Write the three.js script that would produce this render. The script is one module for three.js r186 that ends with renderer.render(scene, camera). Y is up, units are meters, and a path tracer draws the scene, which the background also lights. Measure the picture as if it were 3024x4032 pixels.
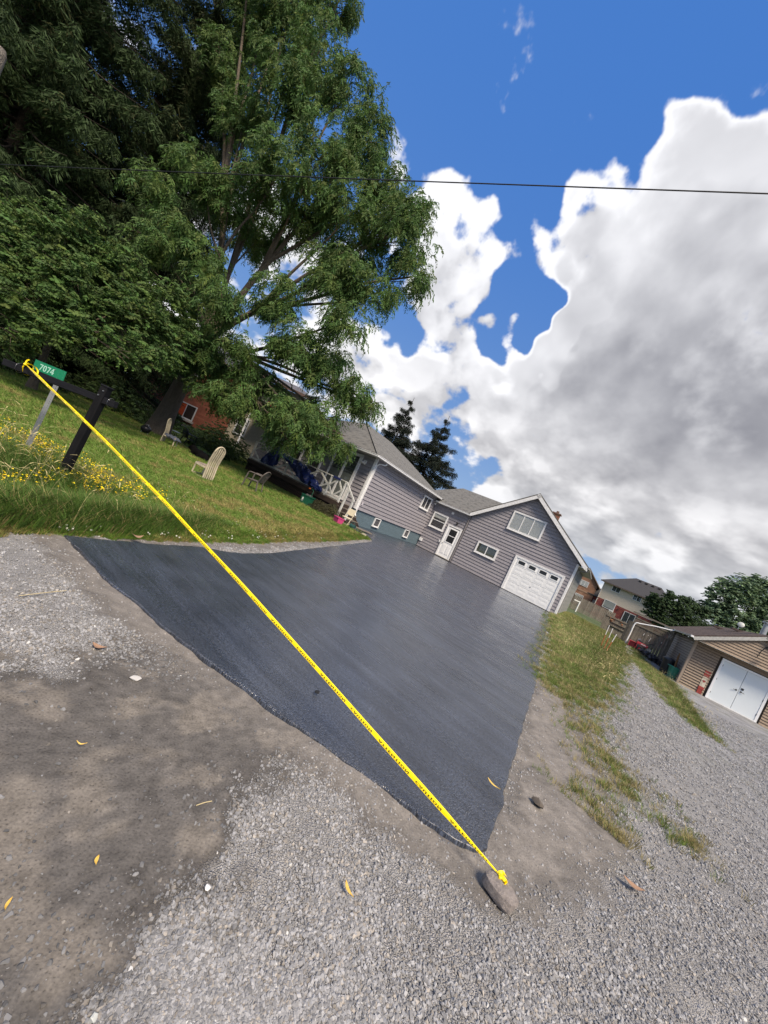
import * as THREE from 'three';
import { mergeGeometries, toCreasedNormals, mergeVertices } from 'three/addons/utils/BufferGeometryUtils.js';
import { RoundedBoxGeometry } from 'three/addons/geometries/RoundedBoxGeometry.js';
import { ConvexGeometry } from 'three/addons/geometries/ConvexGeometry.js';
import { MarchingCubes } from 'three/addons/objects/MarchingCubes.js';
import { createNoise2D, createNoise3D } from 'simplex-noise';

const D2R = Math.PI / 180, V3 = (x, y, z) => new THREE.Vector3(x, y, z);
function rng(seed) { let s = seed >>> 0; return () => { s = (s + 0x6d2b79f5) | 0; let t = Math.imul(s ^ (s >>> 15), 1 | s); t = (t + Math.imul(t ^ (t >>> 7), 61 | t)) ^ t; return ((t ^ (t >>> 14)) >>> 0) / 4294967296; }; }
const n2 = createNoise2D(rng(11)), n2b = createNoise2D(rng(12)), n3 = createNoise3D(rng(13));
const clamp = (x, a = 0, b = 1) => Math.min(b, Math.max(a, x)), lerp = (a, b, t) => a + (b - a) * t;
const sst = (a, b, x) => { const t = clamp((x - a) / (b - a)); return t * t * (3 - 2 * t); };
function fbm2(x, y, o = 4, n = n2) { let s = 0, a = .5; for (let i = 0; i < o; i++) { s += a * n(x, y); x = x * 2.03 + 17.1; y = y * 2.03 - 9.7; a *= .5; } return s; }
function fbm3(x, y, z, o = 5, g = .5) { let s = 0, a = .5; for (let i = 0; i < o; i++) { s += a * n3(x, y, z); x = x * 2.07 + 3.1; y = y * 2.07 - 5.3; z = z * 2.07 + 1.7; a *= g; } return s; }

// ---------- camera, sun, sky, exposure
const scene = new THREE.Scene();
const camera = new THREE.PerspectiveCamera(2 * Math.atan(2016 / 1490) / D2R, .75, .05, 2000);
camera.position.set(0, 1.6, 0);
camera.rotation.set(-.882 * D2R, 0, 24.795 * D2R, 'XYZ');
const renderer = new THREE.WebGLRenderer({ antialias: true });
renderer.toneMapping = THREE.LinearToneMapping;
const EXPOSURE = 1.9;
renderer.toneMappingExposure = EXPOSURE;
renderer.shadowMap.enabled = true;
const SUN = V3(.35, 1.1, .8).normalize();
const sun = new THREE.DirectionalLight(0xffedd4, 3.0);
sun.position.copy(SUN).multiplyScalar(80).add(V3(0, 0, -15));
sun.target.position.set(0, 0, -15);
sun.castShadow = true; sun.shadow.radius = 36; sun.shadow.mapSize.set(4096, 4096);
Object.assign(sun.shadow.camera, { left: -60, right: 60, top: 60, bottom: -60, near: 1, far: 250 });
scene.add(sun, sun.target);
// a partly clouded summer sky: blue that pales towards the horizon, piled white clouds with grey undersides
{
  const W = 4096, H = 2048, data = new Float32Array(W * H * 4);
  const FX = 1490, RO = 24.795 * D2R, PI_ = -.882 * D2R;
  // where the clouds stand: azimuth and height of each mass, its reach, how solid it is, how grey underneath
  const B = [];
  const blob = (x, y, r, w, g) => {   // x, y, r in photograph thousandths of width
    const k = 3024 / 1659, dx = x * k - 1512, dy = y * k - 2016, c = Math.cos(RO), s = Math.sin(RO);
    const u = (dx * c + dy * s) / FX, v = -(-dx * s + dy * c) / FX, cp = Math.cos(PI_), sp = Math.sin(PI_);
    const d = V3(u, v * cp + sp, v * sp - cp), L = d.length(); d.normalize();
    const rr = r * k / FX / L;
    B.push([d.x, d.y, d.z, 1 / (rr * rr), w, g]);
  };
  // the big grey cloud to the right
  blob(1470, 640, 230, .95, .35); blob(1250, 640, 150, .8, .1); blob(1620, 420, 150, .95, .05); blob(1420, 520, 130, .5, 0); blob(1620, 760, 260, .9, .8); blob(1400, 860, 230, .95, .75); blob(1180, 800, 130, .55, .3);
  blob(1700, 560, 200, .8, .3); blob(1580, 920, 130, .7, .7); blob(1850, 700, 350, .8, .4);
  blob(1120, 580, 70, .55, 0);
  // the white heap beside the tree and the clouds behind the crown
  blob(985, 560, 95, 3.4, .02); blob(960, 640, 70, 1.2, .05); blob(900, 480, 80, 1.4, 0); blob(1040, 640, 50, .9, .05); blob(960, 640, 60, .45, 0); blob(1085, 450, 30, .18, 0); blob(700, 600, 120, .7, .1); blob(480, 480, 150, .6, 0); blob(380, 720, 180, .6, 0);
  // the middle band
  blob(840, 800, 100, .75, .15); blob(960, 790, 100, .75, .15); blob(1080, 780, 110, .75, .15); blob(900, 890, 95, .6, .2); blob(1190, 900, 120, .6, .4); blob(700, 860, 120, .7, .2);
  // low, farther clouds
  blob(1130, 960, 110, .6, .2); blob(1060, 930, 60, .3, .1); blob(1300, 1000, 140, .6, .35); blob(1470, 1060, 130, .7, .35); blob(1600, 1120, 120, .6, .4); blob(1320, 1110, 100, .4, .2); blob(1500, 1200, 160, .5, .4);
  blob(1050, 1030, 60, .35, .2); blob(1180, 1040, 90, .35, .1); blob(1640, 1030, 120, .55, .2); blob(1300, 1230, 60, .3, .1);
  blob(1500, 760, 330, 1.9, .45); blob(1600, 690, 250, 3.5, .4); blob(1640, 860, 150, 1.3, .9); blob(1430, 850, 140, 1.1, .75); blob(1290, 480, 70, .6, 0); blob(1560, 1000, 200, .7, .25); blob(1380, 600, 200, .9, .2); blob(1000, 900, 320, .45, .2); blob(1350, 1060, 260, .9, .3); blob(1100, 980, 200, .7, .25); blob(850, 820, 130, .6, .15); blob(1500, 1180, 200, .7, .45); blob(1240, 850, 170, .8, .35); blob(1110, 1130, 90, .3, .3);
  // gaps
  blob(1150, 690, 88, -5.2, 0); blob(1215, 725, 48, -3.0, 0); blob(1240, 768, 34, 2.2, .1); blob(1172, 808, 36, 2.2, .1); blob(1095, 600, 32, -.8, 0); blob(870, 700, 85, -1.9, 0); blob(1010, 710, 60, -1.5, 0); blob(985, 870, 62, -1.7, 0); blob(1070, 885, 80, -1.6, 0); blob(1110, 480, 45, -1.0, 0); blob(1010, 1010, 80, -1.5, 0); blob(1250, 1165, 85, -1.5, 0); blob(1560, 1230, 60, -.9, 0); blob(940, 1000, 60, -.5, 0); blob(1380, 1230, 60, -.5, 0); blob(1290, 905, 60, -.9, 0);
  blob(1150, 380, 130, -1.0, 0); blob(1000, 200, 330, -1, 0); blob(1300, 120, 330, -1, 0); blob(1560, 120, 120, -1, 0); blob(700, 60, 300, -.8, 0);
  const dens = (x, y, z, o) => {
    let m = 0, g = 0, gw = .12; const X = x, Y = y, Z = z; if (z < .3) { const a = .055 * n3(x * 5 + 1, y * 5, z * 5) + .045 * n3(x * 13, y * 13 + 4, z * 13), b2 = .055 * n3(x * 5 + 30, y * 5, z * 5) + .045 * n3(x * 13 + 9, y * 13, z * 13); x += a; y = Math.max(0, y + b2); const L = Math.hypot(x, y, z); x /= L; y /= L; z /= L; }
    for (const b of B) { const q = (2 - 2 * (x * b[0] + y * b[1] + z * b[2])) * b[3]; if (q < 12) { const e = Math.exp(-Math.max(q, 0)); m += b[4] * e; if (b[4] > 0) { g += b[5] * b[4] * e; gw += b[4] * e; } } }
    x = X; y = Y; z = Z; const seen = z < 0 ? sst(.0, .5, -z) : 0;
    const vy = y * 1.5 / (.55 + y);                         // clouds flatten with distance
    const f = fbm3(x * 3.7, vy * 4.8, z * 3.7, o, .55);
    const far = 1 - sst(.05, .3, y);
    const base = lerp(.22 + .25 * fbm3(x * 1.1 + 7, y * 1.6, z * 1.1, 2), 0, seen);   // open cloud all round
    const bil = .5 - (Math.abs(n3(x * 6.3, vy * 8, z * 6.3)) + .5 * Math.abs(n3(x * 13, vy * 17, z * 13 + 5)) + (o > 5 ? .25 * Math.abs(n3(x * 27, vy * 34, z * 27)) : .08)); const mm = m > 0 ? .95 * (1 - Math.exp(-m * 1.25)) + .38 * clamp((m - 1.1) / 1.8): Math.max(m, -.5); return [mm + f * lerp(1.25, .8, clamp(g / gw * 1.5)) + .28 * bil + base - .25 - far * .06, g / gw];
  };
  const ls = [-.045, .06, .0];
  for (let j = 0; j < H; j++) {
    const el = (j + .5) / H * Math.PI - Math.PI / 2, y = Math.sin(el), ce = Math.cos(el);
    for (let i = 0; i < W; i++) {
      const o = (j * W + i) * 4;
      if (el < -.06) { data[o] = .2; data[o + 1] = .2; data[o + 2] = .19; data[o + 3] = 1; continue; }
      const az = ((i + .5) / W - .5) * Math.PI * 2;                 // three.js: u = atan2(z, x) / 2pi + .5
      const x = ce * Math.cos(az), z = ce * Math.sin(az), yy = Math.max(y, 0);
      const hz = Math.pow(1 - yy, 2.6), hz2 = Math.pow(1 - yy, 9);
      let r = lerp(.064, .30, hz), g = lerp(.205, .48, hz), b = lerp(.60, .75, hz);
      r = lerp(r, .50, hz2 * .6); g = lerp(g, .60, hz2 * .6); b = lerp(b, .72, hz2 * .6);
      const back = z > .25;
      const [e, gr] = dens(x, yy, z, back ? 4 : 7);
      const wisp = back ? 0 : fbm3(x * 17 + 3, yy * 22, z * 17, 5, .62);
      let a = sst(-.2, .34, e + .34 * wisp);
      if (a > 0.003) {
        const dl = back ? e : dens(x + ls[0], yy + ls[1], z + ls[2], 5)[0];
        const thick = sst(.05, 1.0, e), G = sst(.17, .68, gr) * thick * lerp(.3, 1, sst(.14, .45, yy)), low = 1 - sst(.12, .42, yy);
        const lit = clamp(e - dl, -.5, .5), soft = fbm3(x * 2.6 + 4, yy * 4.5, z * 2.6, 3), fine = fbm3(x * 8 + 2, yy * 13, z * 8, 4);
        let v = lerp(.99, .56, G) + lit * lerp(.34, .10, thick * (1 - low)) + soft * lerp(.03, .10, thick) + fine * lerp(.03, .08, low) - .07 * low * thick - .05 * thick;
        v = clamp(v, .3, 1.03);
        const warm = (1 - sst(.1, .5, yy)) * .5;
        const cr = v * v * lerp(1, 1.03, warm), cg = v * v * lerp(1.0, .995, warm), cb = v * v * lerp(1.03, .97, warm) + (1 - v) * .05;
        const haze = (1 - sst(.0, .25, yy)) * .35;
        const CR = lerp(cr, .48, haze), CG = lerp(cg, .56, haze), CB = lerp(cb, .66, haze);
        a *= .97; r = lerp(r, CR, a); g = lerp(g, CG, a); b = lerp(b, CB, a);
      }
      data[o] = r / EXPOSURE; data[o + 1] = g / EXPOSURE; data[o + 2] = b / EXPOSURE; data[o + 3] = 1;
    }
  }
  const t = new THREE.DataTexture(data, W, H, THREE.RGBAFormat, THREE.FloatType);
  t.mapping = THREE.EquirectangularReflectionMapping; t.magFilter = t.minFilter = THREE.LinearFilter; t.needsUpdate = true;
  scene.background = t; scene.environment = t;
}
// ---------- helpers
const used = new Map();
function numbered(name) { const k = used.get(name) ?? 0; used.set(name, k + 1); return k ? name + '_' + String(k).padStart(3, '0') : name; }
function metreUV(g) {                                     // uv in metres, by the way each face points
  if (g.userData.keepUV) return g;
  if (g.index) { const q = g.toNonIndexed(); q.userData = g.userData; g = q; }
  const p = g.attributes.position, n = p.count, uv = new Float32Array(n * 2), a = V3(), b = V3(), c = V3();
  for (let i = 0; i < n; i += 3) {
    a.fromBufferAttribute(p, i); b.fromBufferAttribute(p, i + 1); c.fromBufferAttribute(p, i + 2);
    const q = b.clone().sub(a).cross(c.clone().sub(a)), X = Math.abs(q.x), Y = Math.abs(q.y), Z = Math.abs(q.z);
    [a, b, c].forEach((v, k) => { const o = (i + k) * 2; if (Y >= X && Y >= Z) { uv[o] = v.x; uv[o + 1] = v.z; } else if (X >= Z) { uv[o] = v.z; uv[o + 1] = v.y; } else { uv[o] = v.x; uv[o + 1] = v.y; } });
  }
  g.setAttribute('uv', new THREE.BufferAttribute(uv, 2));
  return g;
}
function clean(g) { let q = metreUV(g); if (q.index) { const k = q.userData; q = q.toNonIndexed(); q.userData = k; } for (const k of Object.keys(q.attributes)) if (!['position', 'normal', 'uv'].includes(k)) q.deleteAttribute(k); return q; }
function join(gs) { gs = (Array.isArray(gs) ? gs : [gs]).map(clean); return gs.length > 1 ? mergeGeometries(gs) : gs[0]; }
function thing(name, label, category, [x, y, z] = [0, 0, 0], turn = 0, group) {
  const o = new THREE.Group(); o.name = numbered(name); scene.add(o); o.position.set(x, y, z); o.rotation.y = turn;
  o.userData = { label, category }; if (group) o.userData.group = group; return o;
}
function part(name, geos, m, parent, label) {
  const o = new THREE.Mesh(join(geos), m); o.name = name; parent.add(o); if (label) o.userData.label = label; return o;
}
function single(name, label, category, geos, m, pos = [0, 0, 0], turn = 0, group) {
  const o = new THREE.Mesh(join(geos), m); o.name = numbered(name); scene.add(o); o.position.set(...pos); o.rotation.y = turn;
  o.userData = { label, category }; if (group) o.userData.group = group; return o;
}
function copyOf(o, label, pos, turn) { const c = o.clone(); c.name = numbered(o.name.replace(/_\d+$/, '')); scene.add(c); if (label) c.userData.label = label; if (pos) c.position.set(...pos); if (turn !== undefined) c.rotation.y = turn; return c; }
function struct(name, geo, m) { const o = new THREE.Mesh(geo, m); o.name = numbered(name); o.userData.kind = 'structure'; scene.add(o); return o; }
function stuff(o, name, label, category, parent = scene) { o.name = parent === scene ? numbered(name) : name; o.userData.kind = 'stuff'; if (parent === scene) { o.userData.label = label; o.userData.category = category; } parent.add(o); return o; }
const box = (w, h, d, x = 0, y = 0, z = 0, rx = 0, ry = 0, rz = 0) => { const g = new THREE.BoxGeometry(w, h, d); if (rx) g.rotateX(rx); if (ry) g.rotateY(ry); if (rz) g.rotateZ(rz); return g.translate(x, y, z); };
const rbox = (w, h, d, r, x = 0, y = 0, z = 0, rx = 0, ry = 0, rz = 0, s = 2) => { const g = new RoundedBoxGeometry(w, h, d, s, r); if (rx) g.rotateX(rx); if (ry) g.rotateY(ry); if (rz) g.rotateZ(rz); return g.translate(x, y, z); };
// a bar of w x h section from p to q (h is measured upward)
function bar(p, q, w, h, r = 0) {
  const a = V3(...p), b = V3(...q), L = a.distanceTo(b), d = b.clone().sub(a).normalize();
  const up = Math.abs(d.y) > .98 ? V3(0, 0, 1) : V3(0, 1, 0), side = d.clone().cross(up).normalize(), u = side.clone().cross(d);
  const g = r ? new RoundedBoxGeometry(w, h, L, 2, r) : new THREE.BoxGeometry(w, h, L);
  return g.applyMatrix4(new THREE.Matrix4().makeBasis(side, u, d.clone().negate()).setPosition(a.add(b).multiplyScalar(.5)));
}
function rod(p, q, r0, r1 = r0, n = 10) {
  const a = V3(...p), b = V3(...q), L = a.distanceTo(b);
  return new THREE.CylinderGeometry(r1, r0, L, n, 1).applyQuaternion(new THREE.Quaternion().setFromUnitVectors(V3(0, 1, 0), b.clone().sub(a).normalize())).translate((a.x + b.x) / 2, (a.y + b.y) / 2, (a.z + b.z) / 2);
}
const tube = (pts, r, n = 24, k = 8) => new THREE.TubeGeometry(new THREE.CatmullRomCurve3(pts.map((p) => V3(...p)), false, 'centripetal'), n, r, k);
const prism = (pts, d, z = 0) => { const s = new THREE.Shape(); pts.forEach(([x, y], i) => i ? s.lineTo(x, y) : s.moveTo(x, y)); return new THREE.ExtrudeGeometry(s, { depth: d, bevelEnabled: false }).translate(0, 0, z); };
function quads(list) {   // each of four corners, counter-clockwise seen from its front
  const p = []; for (const [a, b, c, d] of list) { p.push(...a, ...b, ...c); if (d) p.push(...a, ...c, ...d); }
  const g = new THREE.BufferGeometry(); g.setAttribute('position', new THREE.Float32BufferAttribute(p, 3)); g.computeVertexNormals(); return g;
}
// a slab of thickness t below a planar polygon
function slab(pts, t) {
  const P = pts.map((p) => V3(...p)), n = P[1].clone().sub(P[0]).cross(P[2].clone().sub(P[0])).normalize(); if (n.y < 0) { P.reverse(); n.negate(); }
  const Q = P.map((p) => p.clone().addScaledVector(n, -t)), out = [], A = (v) => [v.x, v.y, v.z];
  for (let i = 1; i < P.length - 1; i++) { out.push([A(P[0]), A(P[i]), A(P[i + 1])], [A(Q[0]), A(Q[i + 1]), A(Q[i])]); }
  for (let i = 0; i < P.length; i++) { const j = (i + 1) % P.length; out.push([A(P[i]), A(Q[i]), A(Q[j]), A(P[j])]); }
  return quads(out);
}
function pixelTex(w, h, f, srgb = false, wrap = true) {   // f(i, j) gives [r, g, b] 0..1
  const d = new Uint8Array(w * h * 4);
  for (let j = 0, o = 0; j < h; j++) for (let i = 0; i < w; i++, o += 4) { const c = f(i, j); d[o] = clamp(c[0]) * 255; d[o + 1] = clamp(c[1]) * 255; d[o + 2] = clamp(c[2]) * 255; d[o + 3] = 255; }
  const t = new THREE.DataTexture(d, w, h); if (wrap) t.wrapS = t.wrapT = THREE.RepeatWrapping; t.magFilter = THREE.LinearFilter; t.minFilter = THREE.LinearMipmapLinearFilter; t.generateMipmaps = true; if (srgb) t.colorSpace = THREE.SRGBColorSpace; t.needsUpdate = true; return t;
}
const per = (t, su, sv = su) => { const c = t.clone(); c.repeat.set(1 / su, 1 / sv); c.needsUpdate = true; return c; };
// tileable noise on a square: four octaves of simplex on a torus-like blend
function tileNoise(sx, sy, o = 4, seed = 0) { return (u, v) => { let s = 0, w = 0; for (const [du, dv] of [[0, 0], [1, 0], [0, 1], [1, 1]]) { const k = (du ? u : 1 - u) * (dv ? v : 1 - v); s += k * fbm2((u - du) * sx + seed, (v - dv) * sy - seed, o); w += k * k; } return s / Math.sqrt(w); }; }
const M = (color, roughness = .7, extra = {}) => new THREE.MeshStandardMaterial({ color, roughness, ...extra });
const lin = (r, g, b) => new THREE.Color().setRGB(r, g, b);
function glassy(tint = 0xffffff) { return new THREE.MeshPhysicalMaterial({ color: tint, roughness: .02, transmission: 1, thickness: 0, ior: 1.5 }); }

// shared textures
const grainTex = (() => { const a = tileNoise(6, 6, 5), b = tileNoise(60, 60, 2, 9); return pixelTex(512, 512, (i, j) => { const v = .86 + .2 * a(i / 512, j / 512) + .1 * b(i / 512, j / 512); return [v, v, v]; }); })();
const woodTex = (() => { const a = tileNoise(3, 60, 4), b = tileNoise(2, 8, 3, 5); return pixelTex(512, 512, (i, j) => { const v = .8 + .3 * a(i / 512, j / 512) + .25 * b(i / 512, j / 512); return [v, v * .985, v * .96]; }); })();   // grain along u
const woodTexV = (() => { const a = tileNoise(60, 3, 4), b = tileNoise(8, 2, 3, 5); return pixelTex(512, 512, (i, j) => { const v = .78 + .32 * a(i / 512, j / 512) + .28 * b(i / 512, j / 512); return [v, v * .985, v * .96]; }); })();  // grain along v
const shingleTex = (() => {   // three-tab shingles: 8 rows of 0.14 m on 1.12 m
  const N = 512, r = rng(3), tabs = Array.from({ length: 8 }, () => Array.from({ length: 8 }, () => .75 + .5 * r())), off = Array.from({ length: 8 }, () => r()), f = tileNoise(90, 90, 2, 4);
  const col = pixelTex(N, N, (i, j) => { const row = Math.floor(j / 64), u = (i / 64 + off[row]) % 8, v = tabs[row][Math.floor(u)] * (1 + .35 * f(i / N, j / N)); return [v * .75, v * .75, v * .75]; });
  const bmp = pixelTex(N, N, (i, j) => { const row = Math.floor(j / 64), u = (i / 64 + off[row]) % 1, v = (j % 64) / 64, h = (u < .05 ? .2 : .55 + .4 * (1 - v)) + .12 * f(i / N, j / N); return [h, h, h]; });
  return { map: per(col, 1.12), bumpMap: per(bmp, 1.12), bumpScale: .012 };
})();
const bumpFine = (() => { const a = tileNoise(40, 40, 4, 3); return pixelTex(512, 512, (i, j) => { const v = .5 + .5 * a(i / 512, j / 512); return [v, v, v]; }); })();
// ---------- the ground
const dDrive = (x, z) => (x - 1.4) * .894 + (z + 2.3) * .449;     // metres to the right of the driveway's right edge
const gh = (x, z) => -.4 * sst(.8, 6.5, dDrive(x, z)) + .8 * sst(22, 33, -z) * sst(6, 16, -x) + .33 * Math.exp(-(((x - 18.6) / 2.4) ** 2) - ((z + 25) / 2.4) ** 2);
function inPoly(P, x, z) { let c = false; for (let i = 0, j = P.length - 1; i < P.length; j = i++) { const [a, b] = P[i], [d, e] = P[j]; if ((b > z) !== (e > z) && x < (d - a) * (z - b) / (e - b) + a) c = !c; } return c; }
function distPoly(P, x, z, open) { let m = 1e9; for (let i = 0, j = P.length - 1; i < P.length; j = i++) { if (open && i === 0) continue; const [ax, az] = P[j], [bx, bz] = P[i], dx = bx - ax, dz = bz - az, t = clamp(((x - ax) * dx + (z - az) * dz) / (dx * dx + dz * dz)); m = Math.min(m, Math.hypot(x - ax - t * dx, z - az - t * dz)); } return m; }
const sdPoly = (P, x, z) => distPoly(P, x, z) * (inPoly(P, x, z) ? 1 : -1);
const LAWN = [[-3.3, -2], [-3.0, -2.9], [-2.92, -3.48], [-2.8, -3.8], [-2.56, -4.51], [-2.3, -5.33], [-2.1, -6.11], [-1.86, -6.98], [-1.62, -8.58], [-1.2, -10.29], [-.72, -13], [-.24, -15.79], [-.05, -16.2], [-.3, -17.3], [-1.0, -17.9], [-1.6, -18.6], [-2, -22], [-4, -45], [-60, -75], [-90, -40], [-60, 5], [-4.5, 3]];
const MUD = [[-1.8, -1.6], [-1.25, -2.05], [-1.14, -2.63], [-.76, -2.7], [-.37, -2.59], [.08, -2.46], [.06, -2.18], [-.01, -1.92], [-.05, -1.62], [-.08, -1.41], [-.1, -1.24], [-.08, -.99], [0, -.6], [-2, -.4]];
const DUST = [[1.25, -2.2], [1.62, -2.6], [2.1, -3.5], [2.65, -4.7], [3.78, -6.9], [4.1, -6.6], [3.69, -5.24], [3.11, -3.76], [2.68, -2.88], [2.2, -2.4], [1.60, -2.05], [1.3, -1.95]];
const VERGE = [[[10.6, -20.9], [13.24, -25.4], [16.6, -30.5], [24, -33], [22, -29.8], [19, -26.6], [17.3, -23.5], [14.6, -19.4], [12.2, -16.2], [10.1, -13.65], [7.9, -10.4], [6.28, -8.27], [4.51, -6.11], [3.85, -4.94], [3.9, -4.61], [3.93, -4.02], [3.3, -3.61], [3.05, -3.72], [3.35, -4.64], [3.7, -5.67], [3.6, -6.3], [3.7, -6.9], [5.2, -9.61], [8.9, -17.2]],
  [[21, -28.5], [19.2, -25.3], [17.6, -22.3], [16.62, -18.9], [12.2, -12.7], [10.18, -9.84], [9.75, -9.9], [10.75, -12.12], [13.14, -16.1], [15.2, -19.8], [17.3, -22.8]],
  [[2.55, -3.38], [2.89, -3.4], [2.68, -2.8], [2.54, -2.82], [2.5, -3.05]], [[3.72, -3.5], [3.95, -3.5], [3.78, -3.26], [3.66, -3.33]]];
const lawnD = (x, z) => sdPoly(LAWN, x, z) + .07 * fbm2(x * 3.1, z * 3.1, 3) + .03 * n2(x * 11, z * 11);
const vergeD = (x, z) => { let m = -9; VERGE.forEach((P, i) => { m = Math.max(m, sdPoly(P, x, z) + (i === 1 ? .15 : 0)); }); return m + (.3 * fbm2(x * 1.3 + 5, z * 1.3, 3) + .16 * n2(x * 5, z * 5)) * clamp(.25 - z * .1, .3, 1); };
// how much of each kind of ground lies at a place
function groundAt(x, z) {
  const w = fbm2(x * 2.3, z * 2.3, 4), w2 = fbm2(x * 9, z * 9, 3), near = clamp(1.4 + z * .08, .1, 1);
  const mud = sst(-.2, .14, sdPoly(MUD, x, z) + .26 * w + .12 * w2);
  const dust = sst(-.25, .2, sdPoly(DUST, x, z) + .22 * w + .08 * w2);
  // the compacted strip of fine soil along the asphalt's edge
  const e = Math.min(distPoly(NEAR, x, z, true), z < -4.2 && x < 1 ? .1 + Math.abs(sdPoly(LAWN, x, z)) * .8 : 9);
  const strip = (1 - sst(.08, .42, e + .14 * w + .05 * w2)) ;
  return { mud, dust, strip: Math.max(strip, .5 * dust), w, w2 };
}
const NEAR = [[-2.78, -3.71], [-2.38, -3.51], [-1.85, -3.21], [-1.51, -3.09], [-1.14, -2.92], [-.79, -2.79], [-.49, -2.69], [-.08, -2.55], [.22, -2.47], [.5, -2.38], [.79, -2.29], [1, -2.22], [1.17, -2.18], [1.32, -2.17], [1.4, -2.22]];
function groundColor(x, z, out) {
  const { mud, dust, strip, w, w2 } = groundAt(x, z);
  let r = .33 + .06 * w, g = .325 + .06 * w, b = .322 + .06 * w;                                    // grey gravel
  const bl = sst(1.5, 4.5, dDrive(x, z)); r = lerp(r, .325, bl); g = lerp(g, .33, bl); b = lerp(b, .345, bl);
  const k = Math.max(strip * .9, dust * .85); r = lerp(r, .25 + .05 * w, k); g = lerp(g, .228 + .05 * w, k); b = lerp(b, .205 + .045 * w, k);
  const pud = sst(.05, .3, w) * .8; const mr = lerp(.128, .19, pud), mg = lerp(.114, .166, pud), mb = lerp(.098, .138, pud);
  r = lerp(r, mr, mud * .93); g = lerp(g, mg, mud * .93); b = lerp(b, mb, mud * .93);
  const far = Math.max(sst(27, 34, -z), sst(8, 14, z), sst(26, 40, Math.abs(x)));                         // beyond the lots: grass
  r = lerp(r, .075, far); g = lerp(g, .105, far); b = lerp(b, .035, far);
  const gr = sst(-.35, .5, vergeD(x, z) + .2 * w2) * .6; r = lerp(r, .2, gr); g = lerp(g, .19, gr); b = lerp(b, .12, gr);
  const farG = sst(7, 12, Math.hypot(x, z)) * (1 - far), mot = 1 + farG * (.28 * fbm2(x * 1.7, z * 1.7 + 3, 4) + .2 * n2(x * 6, z * 6)), gg = farG * sst(.12, .4, fbm2(x * .8 + 2, z * .8, 4)) * .35; r *= mot; g *= mot; b *= mot; r = lerp(r, .15, gg); g = lerp(g, .155, gg); b = lerp(b, .08, gg);
  out[0] = r; out[1] = g; out[2] = b; return out;
}
// crushed stone: cells of many sizes, each its own grey, on a 1.5 m square
const gravelTex = (() => {
  const N = 1024, C = 150, r = rng(5), P = [];
  for (let i = 0; i < C * C; i++) P.push([r(), r(), Math.pow(r(), 1.6), r()]);
  const H = new Float32Array(N * N), V = new Float32Array(N * N);
  for (let j = 0; j < N; j++) for (let i = 0; i < N; i++) {
    const x = i / N * C, y = j / N * C, cx = Math.floor(x), cy = Math.floor(y); let best = 9, v = 0, second = 9;
    for (let b = -1; b <= 1; b++) for (let a = -1; a <= 1; a++) { const q = P[((cy + b + C) % C) * C + (cx + a + C) % C], dx = cx + a + q[0] - x, dy = cy + b + q[1] - y, d = Math.hypot(dx, dy) / (.55 + .6 * q[2]); if (d < best) { second = best; best = d; v = q[3]; } else if (d < second) second = d; }
    H[j * N + i] = clamp((second - best) * 1.6) * (.5 + .5 * v); V[j * N + i] = v;
  }
  const f = tileNoise(5, 5, 3), col = pixelTex(N, N, (i, j) => { const h = H[j * N + i], v = V[j * N + i], s = .6 + .4 * Math.pow(v, 1.4) * sst(.05, .4, h) + .1 * f(i / N, j / N); return [s, s, s * lerp(.97, 1.02, v)]; });
  const bmp = pixelTex(N, N, (i, j) => { const h = H[j * N + i]; return [h, h, h]; });
  return { map: per(col, 1.5), bumpMap: per(bmp, 1.5), bumpScale: .012 };
})();
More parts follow.
